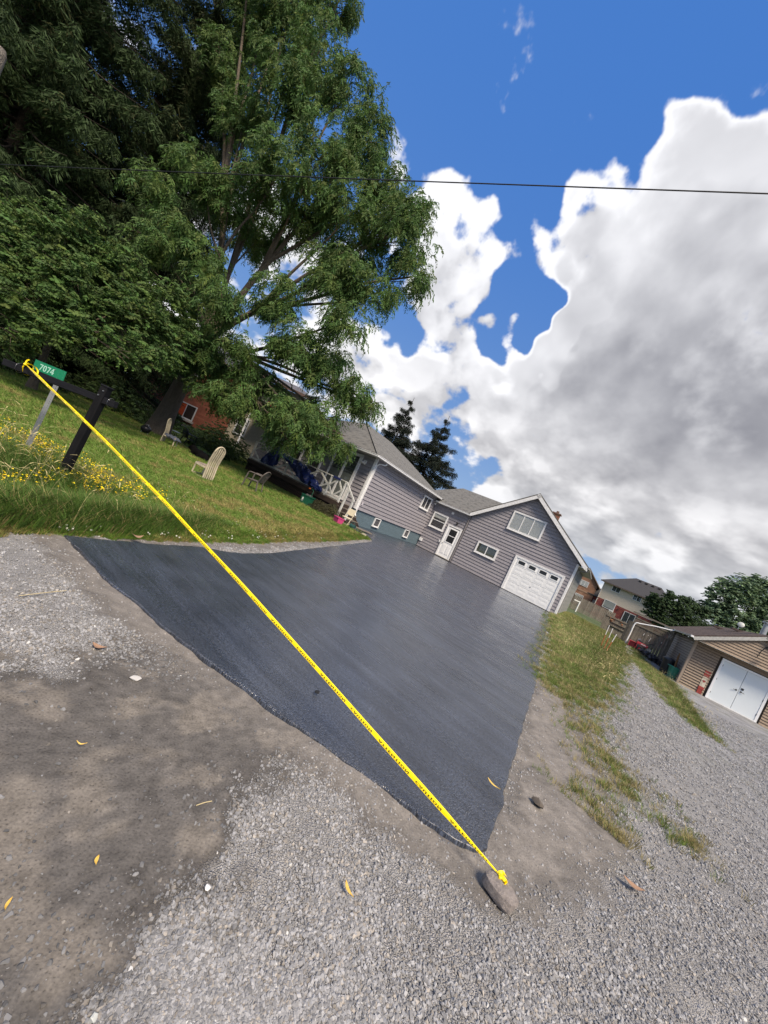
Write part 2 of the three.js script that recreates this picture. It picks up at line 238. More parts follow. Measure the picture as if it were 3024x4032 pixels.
{
  const n = 620, K = 7.5, Acf = 1.0, cx = .5, cz = -3, P = new Float32Array((n + 1) ** 2 * 3), C = new Float32Array((n + 1) ** 2 * 3), UV = new Float32Array((n + 1) ** 2 * 2), idx = [], L = new Uint8Array((n + 1) ** 2), c = [0, 0, 0];
  const f = (t) => Acf * .774 * Math.sinh(K * t);
  for (let j = 0, o = 0; j <= n; j++) for (let i = 0; i <= n; i++, o++) {
    const x = cx + f(i / n * 2 - 1), z = cz + f(j / n * 2 - 1), fade = 1 - sst(12, 25, Math.hypot(x - cx, z - cz));
    P[o * 3] = x; P[o * 3 + 1] = gh(x, z) + fade * (.022 * fbm2(x * 1.1, z * 1.1, 3) + .006 * fbm2(x * 7, z * 7, 3)) - .008; P[o * 3 + 2] = z;
    groundColor(x, z, c); C.set(c, o * 3); UV[o * 2] = x; UV[o * 2 + 1] = z;
    L[o] = lawnD(x, z) > 0 ? 1 : (vergeD(x, z) > 0 && Math.hypot(x, z) > 13 ? 2 : 0);
  }
  for (let j = 0; j < n; j++) for (let i = 0; i < n; i++) { const a = j * (n + 1) + i, b = a + 1, d = a + n + 1, e = d + 1; idx.push(a, d, b, b, d, e); }
  const g = new THREE.BufferGeometry(); g.setAttribute('position', new THREE.BufferAttribute(P, 3)); g.setAttribute('color', new THREE.BufferAttribute(C, 3)); g.setAttribute('uv', new THREE.BufferAttribute(UV, 2)); g.setIndex(idx); g.computeVertexNormals();
  struct('ground', g, new THREE.MeshStandardMaterial({ vertexColors: true, roughness: .93, ...gravelTex, color: lin(1.32, 1.32, 1.32) }));
  // bare soil: the damp hollow at the left, the packed fines along the asphalt, thinning out into the gravel
  {
    const p = [], u = [], ix = [], col = [], m = new Map(), ok = new Uint8Array((n + 1) ** 2), al = new Float32Array((n + 1) ** 2), cc = new Float32Array((n + 1) ** 2 * 3);
    for (let o = 0; o < ok.length; o++) { const x = P[o * 3], z = P[o * 3 + 2]; if (Math.hypot(x - .5, z + 3) > 9) continue; const q = groundAt(x, z), f = fbm2(x * 14, z * 14, 3), mu = q.mud, k = Math.max(q.strip, q.dust); al[o] = clamp(Math.max(mu * 1.15, k * 1.05) - .12 + .55 * f * (1 - Math.abs(2 * Math.max(mu, k) - 1))) * .97; ok[o] = al[o] > .02 ? 1 : 0;
      const pud = sst(.02, .26, q.w + .3 * Math.exp(-(((x + .66) / .26) ** 2) - ((z + 1.22) / .22) ** 2) * 1.6), t = mu / (mu + k * .9 + .001); const dr = .25 + .05 * q.w + .05 * f, mr = lerp(.125, .2, pud) * (1 + .5 * f);
      cc[o * 3] = lerp(dr, mr, t); cc[o * 3 + 1] = lerp(dr * .92, mr * lerp(.93, .9, pud), t); cc[o * 3 + 2] = lerp(dr * .83, mr * lerp(.86, .78, pud), t); }
    for (let q = 0; q < idx.length; q += 3) if ([0, 1, 2].some((e) => ok[idx[q + e]])) for (let e = 0; e < 3; e++) { const o = idx[q + e]; if (!m.has(o)) { m.set(o, p.length / 3); p.push(P[o * 3], P[o * 3 + 1] + .004, P[o * 3 + 2]); u.push(UV[o * 2], UV[o * 2 + 1]); col.push(cc[o * 3], cc[o * 3 + 1], cc[o * 3 + 2], al[o]); } ix.push(m.get(o)); }
    const h = new THREE.BufferGeometry(); h.setAttribute('position', new THREE.Float32BufferAttribute(p, 3)); h.setAttribute('uv', new THREE.Float32BufferAttribute(u, 2)); h.setAttribute('color', new THREE.Float32BufferAttribute(col, 4)); h.setIndex(ix); h.computeVertexNormals();
    const a = tileNoise(70, 70, 3, 2), b2 = tileNoise(9, 9, 4, 7), so = pixelTex(1024, 1024, (i, j) => { const A = a(i / 1024, j / 1024), v = .8 + .28 * A + .22 * b2(i / 1024, j / 1024) - (A < -.5 ? .16 : 0); return [v, v, v]; });
    struct('bare_soil', h, new THREE.MeshStandardMaterial({ vertexColors: true, transparent: true, roughness: .9, map: per(so, 1.3), bumpMap: per(so, 1.3), bumpScale: .004 }));
  }
  // the lawn and the overgrown verge: sheets of turf and thatch on that ground
  const thatch = (() => { const a = tileNoise(50, 50, 3, 2), b = tileNoise(7, 7, 3, 8); return pixelTex(512, 512, (i, j) => { const v = .75 + .4 * a(i / 512, j / 512), y = b(i / 512, j / 512); return [v * (1 + .25 * y), v, v * (1 - .2 * y)]; }); })();
  for (const [k, name, col] of [[1, 'lawn', lin(.07, .085, .03)], [2, 'verge', lin(.12, .115, .055)]]) {
    const m = new Map(), p = [], u = [], ix = [];
    for (let q = 0; q < idx.length; q += 3) if ([0, 1, 2].every((e) => L[idx[q + e]] === k)) for (let e = 0; e < 3; e++) { const o = idx[q + e]; if (!m.has(o)) { m.set(o, p.length / 3); p.push(P[o * 3], P[o * 3 + 1] + .012, P[o * 3 + 2]); u.push(UV[o * 2], UV[o * 2 + 1]); } ix.push(m.get(o)); }
    const h = new THREE.BufferGeometry(); h.setAttribute('position', new THREE.Float32BufferAttribute(p, 3)); h.setAttribute('uv', new THREE.Float32BufferAttribute(u, 2)); h.setIndex(ix); h.computeVertexNormals();
    struct(name, h, new THREE.MeshStandardMaterial({ color: col, roughness: 1, map: per(thatch, 1.7), bumpMap: per(bumpFine, .8), bumpScale: .02 }));
  }
}
// ---------- the freshly laid asphalt driveway
const psi = 31.258 * D2R, HC = Math.cos(psi), HS = Math.sin(psi);
const toWorld = (x, z) => [11.341 + x * HC - z * HS, -21.57 + x * HS + z * HC];     // the grey house's own axes to the world
{
  const spl = (pts) => { const c = new THREE.CatmullRomCurve3(pts.map(([x, z]) => V3(x, 0, z)), false, 'centripetal'); const q = c.getSpacedPoints(400); return (t) => { const f = t * 400, i = Math.min(399, Math.floor(f)); return q[i].clone().lerp(q[i + 1], f - i); }; };
  const poly = (pts) => { const L = [0]; for (let i = 1; i < pts.length; i++) L.push(L[i - 1] + Math.hypot(pts[i][0] - pts[i - 1][0], pts[i][1] - pts[i - 1][1])); const T = L.at(-1); return (t) => { const s = t * T; let i = 1; while (i < pts.length - 1 && L[i] < s) i++; const k = (s - L[i - 1]) / (L[i] - L[i - 1]); return V3(lerp(pts[i - 1][0], pts[i][0], k), 0, lerp(pts[i - 1][1], pts[i][1], k)); }; };
  const near = spl(NEAR), right = spl([[1.4, -2.22], [1.52, -2.45], [1.66, -2.7], [1.76, -2.93], [2.02, -3.42], [2.43, -4.23], [3.25, -5.8], [5.06, -9.55], [6.9, -13.2], [8.87, -17.15], [10.2, -19.9], toWorld(.12, -.1)]);
  const left = spl([[-2.78, -3.71], [-2.65, -3.94], [-2.42, -4.42], [-2.12, -5.18], [-1.8, -5.67], [-1.58, -6.31], [-1.3, -7.83], [-.87, -10.38], [-.4, -13.2], [-.02, -15.5], [.05, -16.1], [-.2, -17.3], [-1, -18.2], [-1.7, -19.7]]);
  const far = poly([[-1.7, -19.7], toWorld(-9.95, -.25), toWorld(.12, -.1)]);
  const nu = 150, nv = 260, P = [], UV = [], C = [], idx = [], ease = (t) => lerp(t, .5 - .5 * Math.cos(Math.PI * t), .7);
  for (let j = 0; j <= nv; j++) for (let i = 0; i <= nu; i++) {
    const s = ease(i / nu), tv = Math.pow(j / nv, 1.5), t = lerp(tv, ease(tv), .5);
    const a = near(s), b = far(s), l = left(t), r = right(t);
    const p = a.multiplyScalar(1 - t).add(b.multiplyScalar(t)).add(l.multiplyScalar(1 - s)).add(r.multiplyScalar(s));
    const q = near(0).multiplyScalar((1 - s) * (1 - t)).add(near(1).multiplyScalar(s * (1 - t))).add(far(0).multiplyScalar((1 - s) * t)).add(far(1).multiplyScalar(s * t)); p.sub(q);
    const edge = Math.min(i, nu - i, j), out = edge === 0 ? 0 : edge === 1 ? .8 : 1, wob = 1 - sst(0, 14, edge);
    p.x += wob * (.05 * fbm2(p.x * 3, p.z * 3, 3) * .35 + .003 * n2(p.x * 19, p.z * 19)); p.z += wob * (.05 * fbm2(p.x * 3 + 9, p.z * 3, 3) * .35 + .003 * n2(p.x * 19 + 5, p.z * 19));
    P.push(p.x, gh(p.x, p.z) * .4 + lerp(-.02, .017, out) + .012 * fbm2(p.x * .7, p.z * .7, 2), p.z);
    const hx = (p.x - 11.341) * HC + (p.z + 21.57) * HS, hz = -(p.x - 11.341) * HS + (p.z + 21.57) * HC; UV.push(hx, hz);
    // the roller's and the hand-raked joints: slightly different mixes of stone and binder
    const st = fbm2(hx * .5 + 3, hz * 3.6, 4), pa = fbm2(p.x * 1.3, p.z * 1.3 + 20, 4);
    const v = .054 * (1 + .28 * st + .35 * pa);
    C.push(v * .82, v, v * 1.42);  // blue bias: the sky's sheen put into the asphalt's base colour
  }
  for (let j = 0; j < nv; j++) for (let i = 0; i < nu; i++) { const a = j * (nu + 1) + i, b = a + 1, d = a + nu + 1, e = d + 1; idx.push(a, b, d, b, e, d); }
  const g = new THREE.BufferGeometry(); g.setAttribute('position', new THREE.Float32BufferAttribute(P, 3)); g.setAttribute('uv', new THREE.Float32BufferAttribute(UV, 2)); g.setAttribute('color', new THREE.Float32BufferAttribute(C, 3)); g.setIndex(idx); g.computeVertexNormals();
  if (g.attributes.normal.getY(40 * (nu + 1) + 50) < 0) { g.setIndex(idx.reverse()); g.computeVertexNormals(); }
  // open stone grain of new asphalt; facet glint also painted in as colour speckle
  const N = 1024, cells = 100, r = rng(8), S = []; for (let i = 0; i < cells * cells; i++) S.push([r(), r(), r()]);
  const H = new Float32Array(N * N);
  for (let j = 0; j < N; j++) for (let i = 0; i < N; i++) { const x = i / N * cells, y = j / N * cells, ax = Math.floor(x), ay = Math.floor(y); let b = 9, hv = 0; for (let q = -1; q <= 1; q++) for (let w = -1; w <= 1; w++) { const s = S[((ay + q + cells) % cells) * cells + (ax + w + cells) % cells], d = Math.hypot(ax + w + s[0] - x, ay + q + s[1] - y); if (d < b) { b = d; hv = s[2]; } } H[j * N + i] = clamp(1 - b * 1.25) * (.45 + .55 * hv); }
  const T4 = 2048, g1 = tileNoise(330, 330, 2, 3), g2 = tileNoise(120, 120, 2, 8), g3 = tileNoise(3, 46, 4, 5), g4 = tileNoise(1.5, 15, 3, 15), spk = pixelTex(T4, T4, (i, j) => { const u = i / T4, w = j / T4, v = clamp((.38 + .62 * g1(u, w) + .3 * g2(u, w)) * (1 + .3 * g3(u, w) + .14 * g4(u, w)), .05, 1); return [v, v, v]; });
  const bmp = pixelTex(N, N, (i, j) => { const h = H[j * N + i]; return [h, h, h]; }), st = tileNoise(2, 26, 4, 6), pt = tileNoise(5, 5, 4, 2);
  const rough = pixelTex(512, 512, (i, j) => { const v = .31 + .3 * st(i / 512, j / 512) + .2 * pt(i / 512, j / 512); return [v, v, v]; });
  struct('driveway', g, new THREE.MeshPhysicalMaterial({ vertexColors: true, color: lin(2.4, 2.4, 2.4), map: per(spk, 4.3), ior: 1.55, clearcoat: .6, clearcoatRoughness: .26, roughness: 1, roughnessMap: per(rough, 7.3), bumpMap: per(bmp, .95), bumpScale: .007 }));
}

const DRIVE = [...NEAR, [1.52, -2.45], [1.66, -2.7], [1.76, -2.93], [2.02, -3.42], [2.43, -4.23], [3.25, -5.8], [5.06, -9.55], [8.87, -17.15], [10.9, -21], [3, -27], [-1.7, -19.7], [-.2, -17.3], [0, -15.7], [-.4, -13.2], [-.87, -10.38], [-1.3, -7.83], [-1.58, -6.31], [-1.8, -5.67], [-2.12, -5.18], [-2.42, -4.42], [-2.65, -3.94]];
const inDrive = (x, z) => inPoly(DRIVE, x, z);
// ---------- the grey house with its garage gable
const white = M(lin(.8, .81, .82), .5), whiteDull = M(lin(.6, .6, .59), .6, { map: grainTex }), trimWhite = M(lin(.84, .85, .86), .45, { map: grainTex });
const siding = [0, 1, 2].map((i) => M(lin(.29 + .012 * i, .278 + .011 * i, .305 + .012 * i), .55, { map: grainTex })), sidingDark = M(lin(.15, .14, .15), .7);
const shingle = M(lin(.17, .17, .165), .95, shingleTex), darkGlass = M(lin(.012, .014, .016), .08), roomDark = M(lin(.03, .03, .032), .9);
const pane = glassy(), curtain = M(lin(.42, .44, .42), .9, { map: grainTex }), blackMetal = M(lin(.02, .02, .022), .5);
// one course of lap siding from (xa..xb) at its foot to (xc..xd) at its head, proud of the plane z = 0
function lap(xa, xb, xc, xd, y, h, t = .042, f = .96) {
  return quads([[[xa, y, t], [xb, y, t], [xd, y + h * f, .006], [xc, y + h * f, .006]], [[xa, y, 0], [xb, y, 0], [xb, y, t], [xa, y, t]], [[xa, y, 0], [xa, y, t], [xc, y + h, .005], [xc, y + h, 0]], [[xb, y, t], [xb, y, 0], [xd, y + h, 0], [xd, y + h, .005]]]);
}
let sidK = 0;
function sidings(wall, y0, y1, h, span, mats = siding, t, f) {     // span(y) gives the left and right end at a height
  for (let y = y0; y < y1 - .01; y += h) { const hh = Math.min(h, y1 - y), [a, b] = span(y), [c, d] = span(y + hh); if (b - a < .1) continue; const e = [c, d][1] > [c, d][0] ? [c, d] : [(a + b) / 2, (a + b) / 2]; part('siding_board', lap(a, b, e[0], e[1], y, hh, t, f), mats[(sidK++ * 7) % mats.length], wall); }
}
// a window of w x h standing on the wall plane (origin at its lower left corner): frame, sash bars, panes, something behind
function window_(parent, x, y, w, h, { frame = .09, bars = [], cross = [], m = trimWhite, inside = roomDark, blind = 0, sill = true, name = 'window', label } = {}) {
  const f = [box(w, frame, .075, x + w / 2, y + frame / 2, .0375), box(w, frame, .075, x + w / 2, y + h - frame / 2, .0375), box(frame, h - 2 * frame, .075, x + frame / 2, y + h / 2, .0375), box(frame, h - 2 * frame, .075, x + w - frame / 2, y + h / 2, .0375)];
  if (sill) f.push(box(w + .05, .03, .1, x + w / 2, y - .015, .05));
  const o = part(name, f, m, parent, label); o.position.z = .03;
  part('room', box(w - 2 * frame, h - 2 * frame, .004, x + w / 2, y + h / 2, .027), inside, o);
  if (blind) part('curtain', box(w - 2 * frame - .01, (h - 2 * frame) * blind, .004, x + w / 2, y + h - frame - (h - 2 * frame) * blind / 2, .035), curtain, o);
  const xs = [0, ...bars, 1].map((t) => x + frame + t * (w - 2 * frame)), ys = [0, ...cross, 1].map((t) => y + frame + t * (h - 2 * frame));
  for (const t of xs.slice(1, -1)) part('mullion', box(.05, h - 2 * frame, .055, t, y + h / 2, .032), m, o);
  for (const t of ys.slice(1, -1)) part('mullion', box(w - 2 * frame, .045, .05, x + w / 2, t, .034), m, o);
  for (let i = 0; i < xs.length - 1; i++) for (let j = 0; j < ys.length - 1; j++) part('pane', box(xs[i + 1] - xs[i], ys[j + 1] - ys[j], .004, (xs[i] + xs[i + 1]) / 2, (ys[j] + ys[j + 1]) / 2, .046), pane, o);
  return o;
}
function gutter(p, q, s = .1) { return [bar(p, q, s, s * .9, .012), bar([p[0], p[1] + s * .4, p[2]], [q[0], q[1] + s * .4, q[2]], s * 1.25, .02)]; }
{
  const H = thing('house', 'mauve grey clapboard house with white trim and gabled garage, behind the black driveway', 'house', [11.341, 0, -21.57], -psi);
  const core = sidingDark;
  // garage wing
  const gw = part('wall', [prism([[-6.98, .03], [-.01, .03], [-.01, 3.3], [-3.5, 6.0], [-6.98, 3.45]], 9, -9)], core, H);
  const k = .765, gspan = (y) => [Math.max(-6.9, -3.5 - (6.12 - y) / k), Math.min(-.1, -3.5 + (6.12 - y) / k)];
  sidings(gw, .05, 6.02, .2, gspan);
  const aside = new THREE.Group(); aside.name = 'wall'; aside.rotation.y = Math.PI / 2; H.add(aside);
  const asb = [0, 1].map((i) => M(lin(.27 + .02 * i, .28 + .02 * i, .27 + .02 * i), .8, { map: grainTex }));
  for (let y = .05, r = 0; y < 3.1; y += .3, r++) for (let x = .12 + (r % 2) * .3; x < 9; x += .6) part('siding_board', lap(x + .004, Math.min(x + .596, 9), x + .004, Math.min(x + .596, 9), y, .3, .016), asb[(r * 3 + Math.round(x * 2)) % 2], aside);
  // connecting wing with the side door
  const cw = part('wall', box(2.75, 3.4, 6, -8.36, 1.73, -3.01), core, H);
  sidings(cw, .05, 3.42, .2, () => [-9.7, -7.06]);
  // main block on its painted block foundation
  const mw = part('wall', box(8.9, 2.8, 10.5, -14.19, 2.25, 3.28), core, H);
  const fnd = part('foundation', box(8.86, .86, 10.46, -14.2, .43, 3.28), M(lin(.115, .17, .205), .75, { map: grainTex, bumpMap: bumpFine, bumpScale: .01 }), H);
  {
    const blocks = M(lin(.12, .178, .215), .72, { map: grainTex, bumpMap: bumpFine, bumpScale: .01 });
    for (let r = 0; r < 4; r++) for (let z = -.02 + (r % 2) * .2; z < 8.45; z += .4) part('block', box(.02, .196, .392, -9.766, .05 + r * .2 + .1, Math.min(z + .2, 8.3)), blocks, fnd);
  }
  const sw = new THREE.Group(); sw.name = 'wall'; sw.rotation.y = Math.PI / 2; sw.position.x = -9.73; H.add(sw);
  sidings(sw, .85, 3.66, .2, () => [-8.47, -.03]);
  const fw = new THREE.Group(); fw.name = 'wall'; fw.position.z = 8.55; H.add(fw);
  sidings(fw, .85, 3.66, .2, () => [-18.6, -9.83]);
  // trims and downspouts
  part('corner_trim', [box(.1, 3.15, .03, -.05, 1.62, .03), box(.03, 3.15, .1, .015, 1.62, -.035)], trimWhite, H);
  part('corner_trim', [box(.1, 2.85, .03, -9.78, 2.27, 8.575), box(.03, 2.85, .1, -9.715, 2.27, 8.5)], trimWhite, H);
  part('downspout', [rbox(.08, 3.3, .06, .012, -6.98, 1.72, .06), bar([-6.98, 3.36, .07], [-6.98, 3.44, .3], .06, .07, .01)], M(lin(.2, .19, .2), .5), H);
  part('downspout', [tube([[-9.35, 3.6, 8.15], [-9.37, 3.5, 8.2], [-9.6, 3.42, 8.4], [-9.68, 3.3, 8.44]], .036, 14, 8), rbox(.06, 2.72, .075, .014, -9.69, 1.96, 8.44), rbox(.07, .02, .09, .006, -9.69, 2.5, 8.44), rbox(.07, .02, .09, .006, -9.69, 1.4, 8.44), bar([-9.69, .62, 8.44], [-9.6, .5, 8.44], .075, .06)], trimWhite, H);
  // roofs
  const R1 = part('roof', [slab([[-3.5, 6.27, .36], [.52, 3.25, .36], [.52, 3.25, -9.4], [-3.5, 6.27, -9.4]], .09), slab([[-3.5, 6.27, .36], [-3.5, 6.27, -9.4], [-7.06, 3.58, -9.4], [-7.06, 3.58, .36]], .09)], shingle, H);
  const rake = (a, b, w) => { const n = V3(b[0] - a[0], b[1] - a[1], 0).normalize(), d = V3(n.y, -n.x, 0); if (d.y > 0) d.negate(); const q = (p, t) => [p[0] + d.x * t, p[1] + d.y * t]; return prism([q(a, .07), q(b, .07), q(b, w), q(a, w)].map((p) => p), .03, .335); };
  part('fascia', [rake([-3.5, 6.27], [.53, 3.245], .27), rake([-7.06, 3.58], [-3.5, 6.27], .27)], trimWhite, R1);
  part('soffit', [slab([[-3.5, 6.03, .335], [.3, 3.17, .335], [.3, 3.17, .03], [-3.5, 6.03, .03]], .01), slab([[-3.5, 6.03, .335], [-3.5, 6.03, .03], [-6.95, 3.42, .03], [-6.95, 3.42, .335]], .01), box(.52, .015, 9.4, .27, 3.09, -4.36)], whiteDull, R1);
  part('eave_return', prism([[-.04, 3.31], [.5, 2.98], [.5, 3.1], [-.02, 3.5]].slice(0, 3).concat([[-.04, 3.4]]), .33, .02), trimWhite, R1);
  part('gutter', [...gutter([.56, 3.16, .34], [.56, 3.16, -9.3], .11), tube([[.55, 3.1, .1], [.5, 2.98, .02], [.12, 2.86, -.2], [.08, 2.7, -.26]], .04, 12, 8), rbox(.06, 2.5, .075, .014, .07, 1.5, -.28)], M(lin(.3, .3, .29), .5), R1);
  const ch = part('chimney', box(.42, 1.2, .42, -2.69, 5.4, -3.2), M(lin(.2, .1, .075), .9), H);
  for (let r = 0; r < 9; r++) for (let i = 0; i < 2; i++) for (const s of [0, 1]) part('brick', s ? box(.012, .066, .19, -2.474, 5.4 + r * .076, -3.3 + i * .2 + (r % 2 ? .03 : -.03)) : box(.19, .066, .012, -2.79 + i * .2 + (r % 2 ? .03 : -.03), 5.4 + r * .076, -2.984), M(lin(.2 + .04 * ((r * 5 + i) % 3), .1 + .02 * ((r + i) % 3), .07), .9), ch);
  part('cap', [box(.56, .07, .56, -2.69, 6.0, -3.2), box(.16, .16, .16, -2.69, 6.11, -3.2)], M(lin(.16, .1, .08), .9), ch);
  const R2 = part('roof', [slab([[-11.4, 3.47, .36], [-6.9, 3.47, .36], [-3.2, 5.43, -3.62], [-9.77, 5.43, -3.62]], .09), slab([[-11.4, 3.47, .36], [-9.77, 5.43, -3.62], [-11.4, 3.47, -7.6]], .09), slab([[-9.77, 5.43, -3.62], [-3.2, 5.43, -3.62], [-4, 3.47, -7.6], [-11.4, 3.47, -7.6]], .09)], shingle, H);
  part('gutter', gutter([-9.62, 3.41, .33], [-6.95, 3.41, .33]), trimWhite, R2);
  part('soffit', box(2.8, .015, .36, -8.36, 3.36, .19), whiteDull, R2);
  const R3 = part('roof', [slab([[-9.33, 3.74, 9.2], [-9.33, 3.74, .4], [-12.38, 5.14, .58], [-14.2, 5.98, 1.6], [-14.2, 5.98, 5.0]], .09), slab([[-9.33, 3.74, 9.2], [-14.2, 5.98, 5], [-19.07, 3.74, 9.2]], .09), slab([[-14.2, 5.98, 5], [-14.2, 5.98, 1.6], [-19.07, 3.74, -2.4], [-19.07, 3.74, 9.2]], .09), slab([[-14.2, 5.98, 1.6], [-12.38, 5.14, .58], [-9.33, 3.74, .4], [-9.33, 3.74, -2.4], [-19.07, 3.74, -2.4]], .05)], shingle, H);
  part('hip_cap', [bar([-9.33, 3.76, 9.2], [-14.2, 6.0, 5], .2, .03)], shingle, R3);
  part('gutter', [...gutter([-9.28, 3.68, 9.25], [-9.28, 3.68, .38], .11)], trimWhite, R3);
  part('gutter', [...gutter([-9.25, 3.68, 9.25], [-19.1, 3.68, 9.25], .11)], trimWhite, R3);
  part('soffit', [box(.42, .015, 9.4, -9.53, 3.64, 4.6), box(9.4, .015, .62, -14.2, 3.642, 8.87)], whiteDull, R3);
  // garage door: outer casing, sixteen pressed panels in four lifting sections, four lights
  const gd = part('garage_door', box(2.72, 2.1, .05, -1.845, 1.1, .005), M(lin(.78, .8, .81), .5), H); gd.position.z = .03;
  part('casing', [box(.13, 2.22, .07, -3.264, 1.157, .035), box(.13, 2.22, .07, -.424, 1.157, .035), box(2.71, .12, .07, -1.844, 2.207, .035)], trimWhite, gd);
  const gdW = M(lin(.8, .82, .83), .45);
  for (let c = 0; c < 4; c++) {
    const x = -2.82 + c * .652;
    part('window', [box(.5, .05, .02, x, 2.06, .04), box(.5, .05, .02, x, 1.8, .04), box(.05, .21, .02, x - .225, 1.93, .04), box(.05, .21, .02, x + .225, 1.93, .04)], gdW, gd);
    part('pane', box(.4, .21, .008, x, 1.93, .038), darkGlass, gd);
    for (let r = 0; r < 3; r++) for (let q = 0; q < 2; q++) part('panel', [box(.52, .2, .012, x, .19 + r * .52 + q * .24 + .08, .0275), box(.42, .11, .01, x, .19 + r * .52 + q * .24 + .08, .0335)], gdW, gd);
  }
  for (let r = 0; r < 3; r++) part('section_joint', box(2.58, .012, .012, -1.845, .64 + r * .52, .032), M(lin(.6, .61, .62), .6), gd);
  part('handle', [rbox(.06, .05, .03, .01, -1.82, .85, .045)], M(lin(.35, .35, .36), .35, { metalness: .8 }), gd);
  // the side door
  const dr = part('door', [box(.86, 2.06, .045, -7.61, 1.14, .03)], white, H); dr.position.z = .03;
  part('casing', [box(.1, 2.24, .08, -8.085, 1.2, .04), box(.1, 2.24, .08, -7.132, 1.2, .04), box(.853, .1, .08, -7.608, 2.27, .04)], trimWhite, dr);
  part('threshold', box(1.05, .05, .14, -7.61, .085, .07), M(lin(.3, .29, .27), .6), dr);
  part('window_frame', [box(.62, .05, .025, -7.59, 2.09, .062), box(.62, .05, .025, -7.59, 1.13, .062), box(.05, .91, .025, -7.875, 1.61, .062), box(.05, .91, .025, -7.305, 1.61, .062), box(.52, .04, .02, -7.59, 1.62, .06)], white, dr);
  for (const s of [0, 1]) part('pane', box(.52, .43, .006, -7.59, 1.385 + s * .46, .058), darkGlass, dr);
  for (const s of [-1, 1]) part('panel', [rbox(.27, .62, .02, .008, -7.59 + s * .17, .63, .056), box(.19, .54, .012, -7.59 + s * .17, .63, .064)], white, dr);
  part('knob', [new THREE.SphereGeometry(.032, 12, 8).translate(-7.96, 1.02, .1), rod([-7.96, 1.02, .05], [-7.96, 1.02, .1], .014)], M(lin(.12, .11, .1), .3, { metalness: .9 }), dr);
  // windows
  const up = window_(H, -4.531, 3.557, 2.069, 1.225, { frame: .1, bars: [1 / 3, 2 / 3], inside: M(lin(.11, .12, .11), .9), blind: 1 });
  window_(H, -5.795, 1.358, 1.423, .758, { frame: .1, bars: [.5], inside: M(lin(.05, .06, .05), .9), blind: .0 });
  window_(H, -9.471, 1.653, 1.136, 1.086, { frame: .1, cross: [.52], blind: .3 });
  const tw = window_(sw, -2.133, 2.479, 1.311, .892, { frame: .09, bars: [.5] });
  for (const z of [5.76, 1.84]) window_(sw, -z - .63, .3, .63, .5, { frame: .045, sill: true, inside: M(lin(.06, .06, .065), .9), name: 'basement_window' }).position.z = -.028;
  // fittings
  const lantern = part('lantern', [box(.1, .14, .03, -7.6, 2.56, .03), rod([-7.6, 2.6, .03], [-7.6, 2.66, .11], .01), new THREE.ConeGeometry(.075, .09, 6).translate(-7.6, 2.64, .12), new THREE.CylinderGeometry(.06, .045, .16, 6).translate(-7.6, 2.52, .12), new THREE.CylinderGeometry(.02, .035, .05, 6).translate(-7.6, 2.42, .12)], blackMetal, H);
  part('vent', [rbox(.16, .16, .05, .01, -8.21, 3.09, .04)], trimWhite, H);
  part('outlet_box', rbox(.22, .22, .08, .015, -9.57, .55, .06), trimWhite, H);
  part('outlet_box', rbox(.1, .16, .06, .012, -8.25, 1.0, .05), trimWhite, H);
  part('outlet_box', rbox(.05, .16, .1, .012, -9.69, 1.21, 8.2), M(lin(.5, .48, .52), .5), H);
  part('floodlight', [box(.1, .1, .06, -9.66, 3.3, .06), rod([-9.66, 3.26, .08], [-9.62, 3.2, .2], .045, .06), rod([-9.7, 3.26, .08], [-9.74, 3.2, .2], .045, .06)], trimWhite, H);
  part('floodlight', [box(.16, .1, .06, -10.33, 3.28, 8.6), rod([-10.38, 3.24, 8.62], [-10.43, 3.14, 8.76], .045, .07), rod([-10.28, 3.24, 8.62], [-10.23, 3.14, 8.76], .045, .07)], trimWhite, H);
  // the sliding door and tall windows onto the deck
  const sd = part('sliding_door', [box(.16, 2.45, .09, -10.66, 2.25, 8.6), box(.12, 2.4, .09, -11.5, 2.2, 8.6), box(.1, 2.4, .09, -12.4, 2.2, 8.6), box(1.9, .14, .09, -11.53, 3.46, 8.6), box(1.9, .1, .09, -11.53, 1.0, 8.6)], trimWhite, H);
  part('room', box(1.66, 2.3, .01, -11.53, 2.2, 8.585), M(lin(.05, .06, .055), .9), sd);
  for (const x of [-11.95, -11.08]) { part('curtain', box(.76, 1.3, .008, x, 1.7, 8.6), M(lin(.16, .18, .17), .9), sd); part('pane', box(.77, 2.3, .006, x, 2.2, 8.62), pane, sd); }
  for (const x of [-13.6, -15.2, -16.8]) { const w = window_(fw, x - .5, 1.5, 1.05, 1.75, { frame: .1, cross: [.5], blind: .4 }); }
}
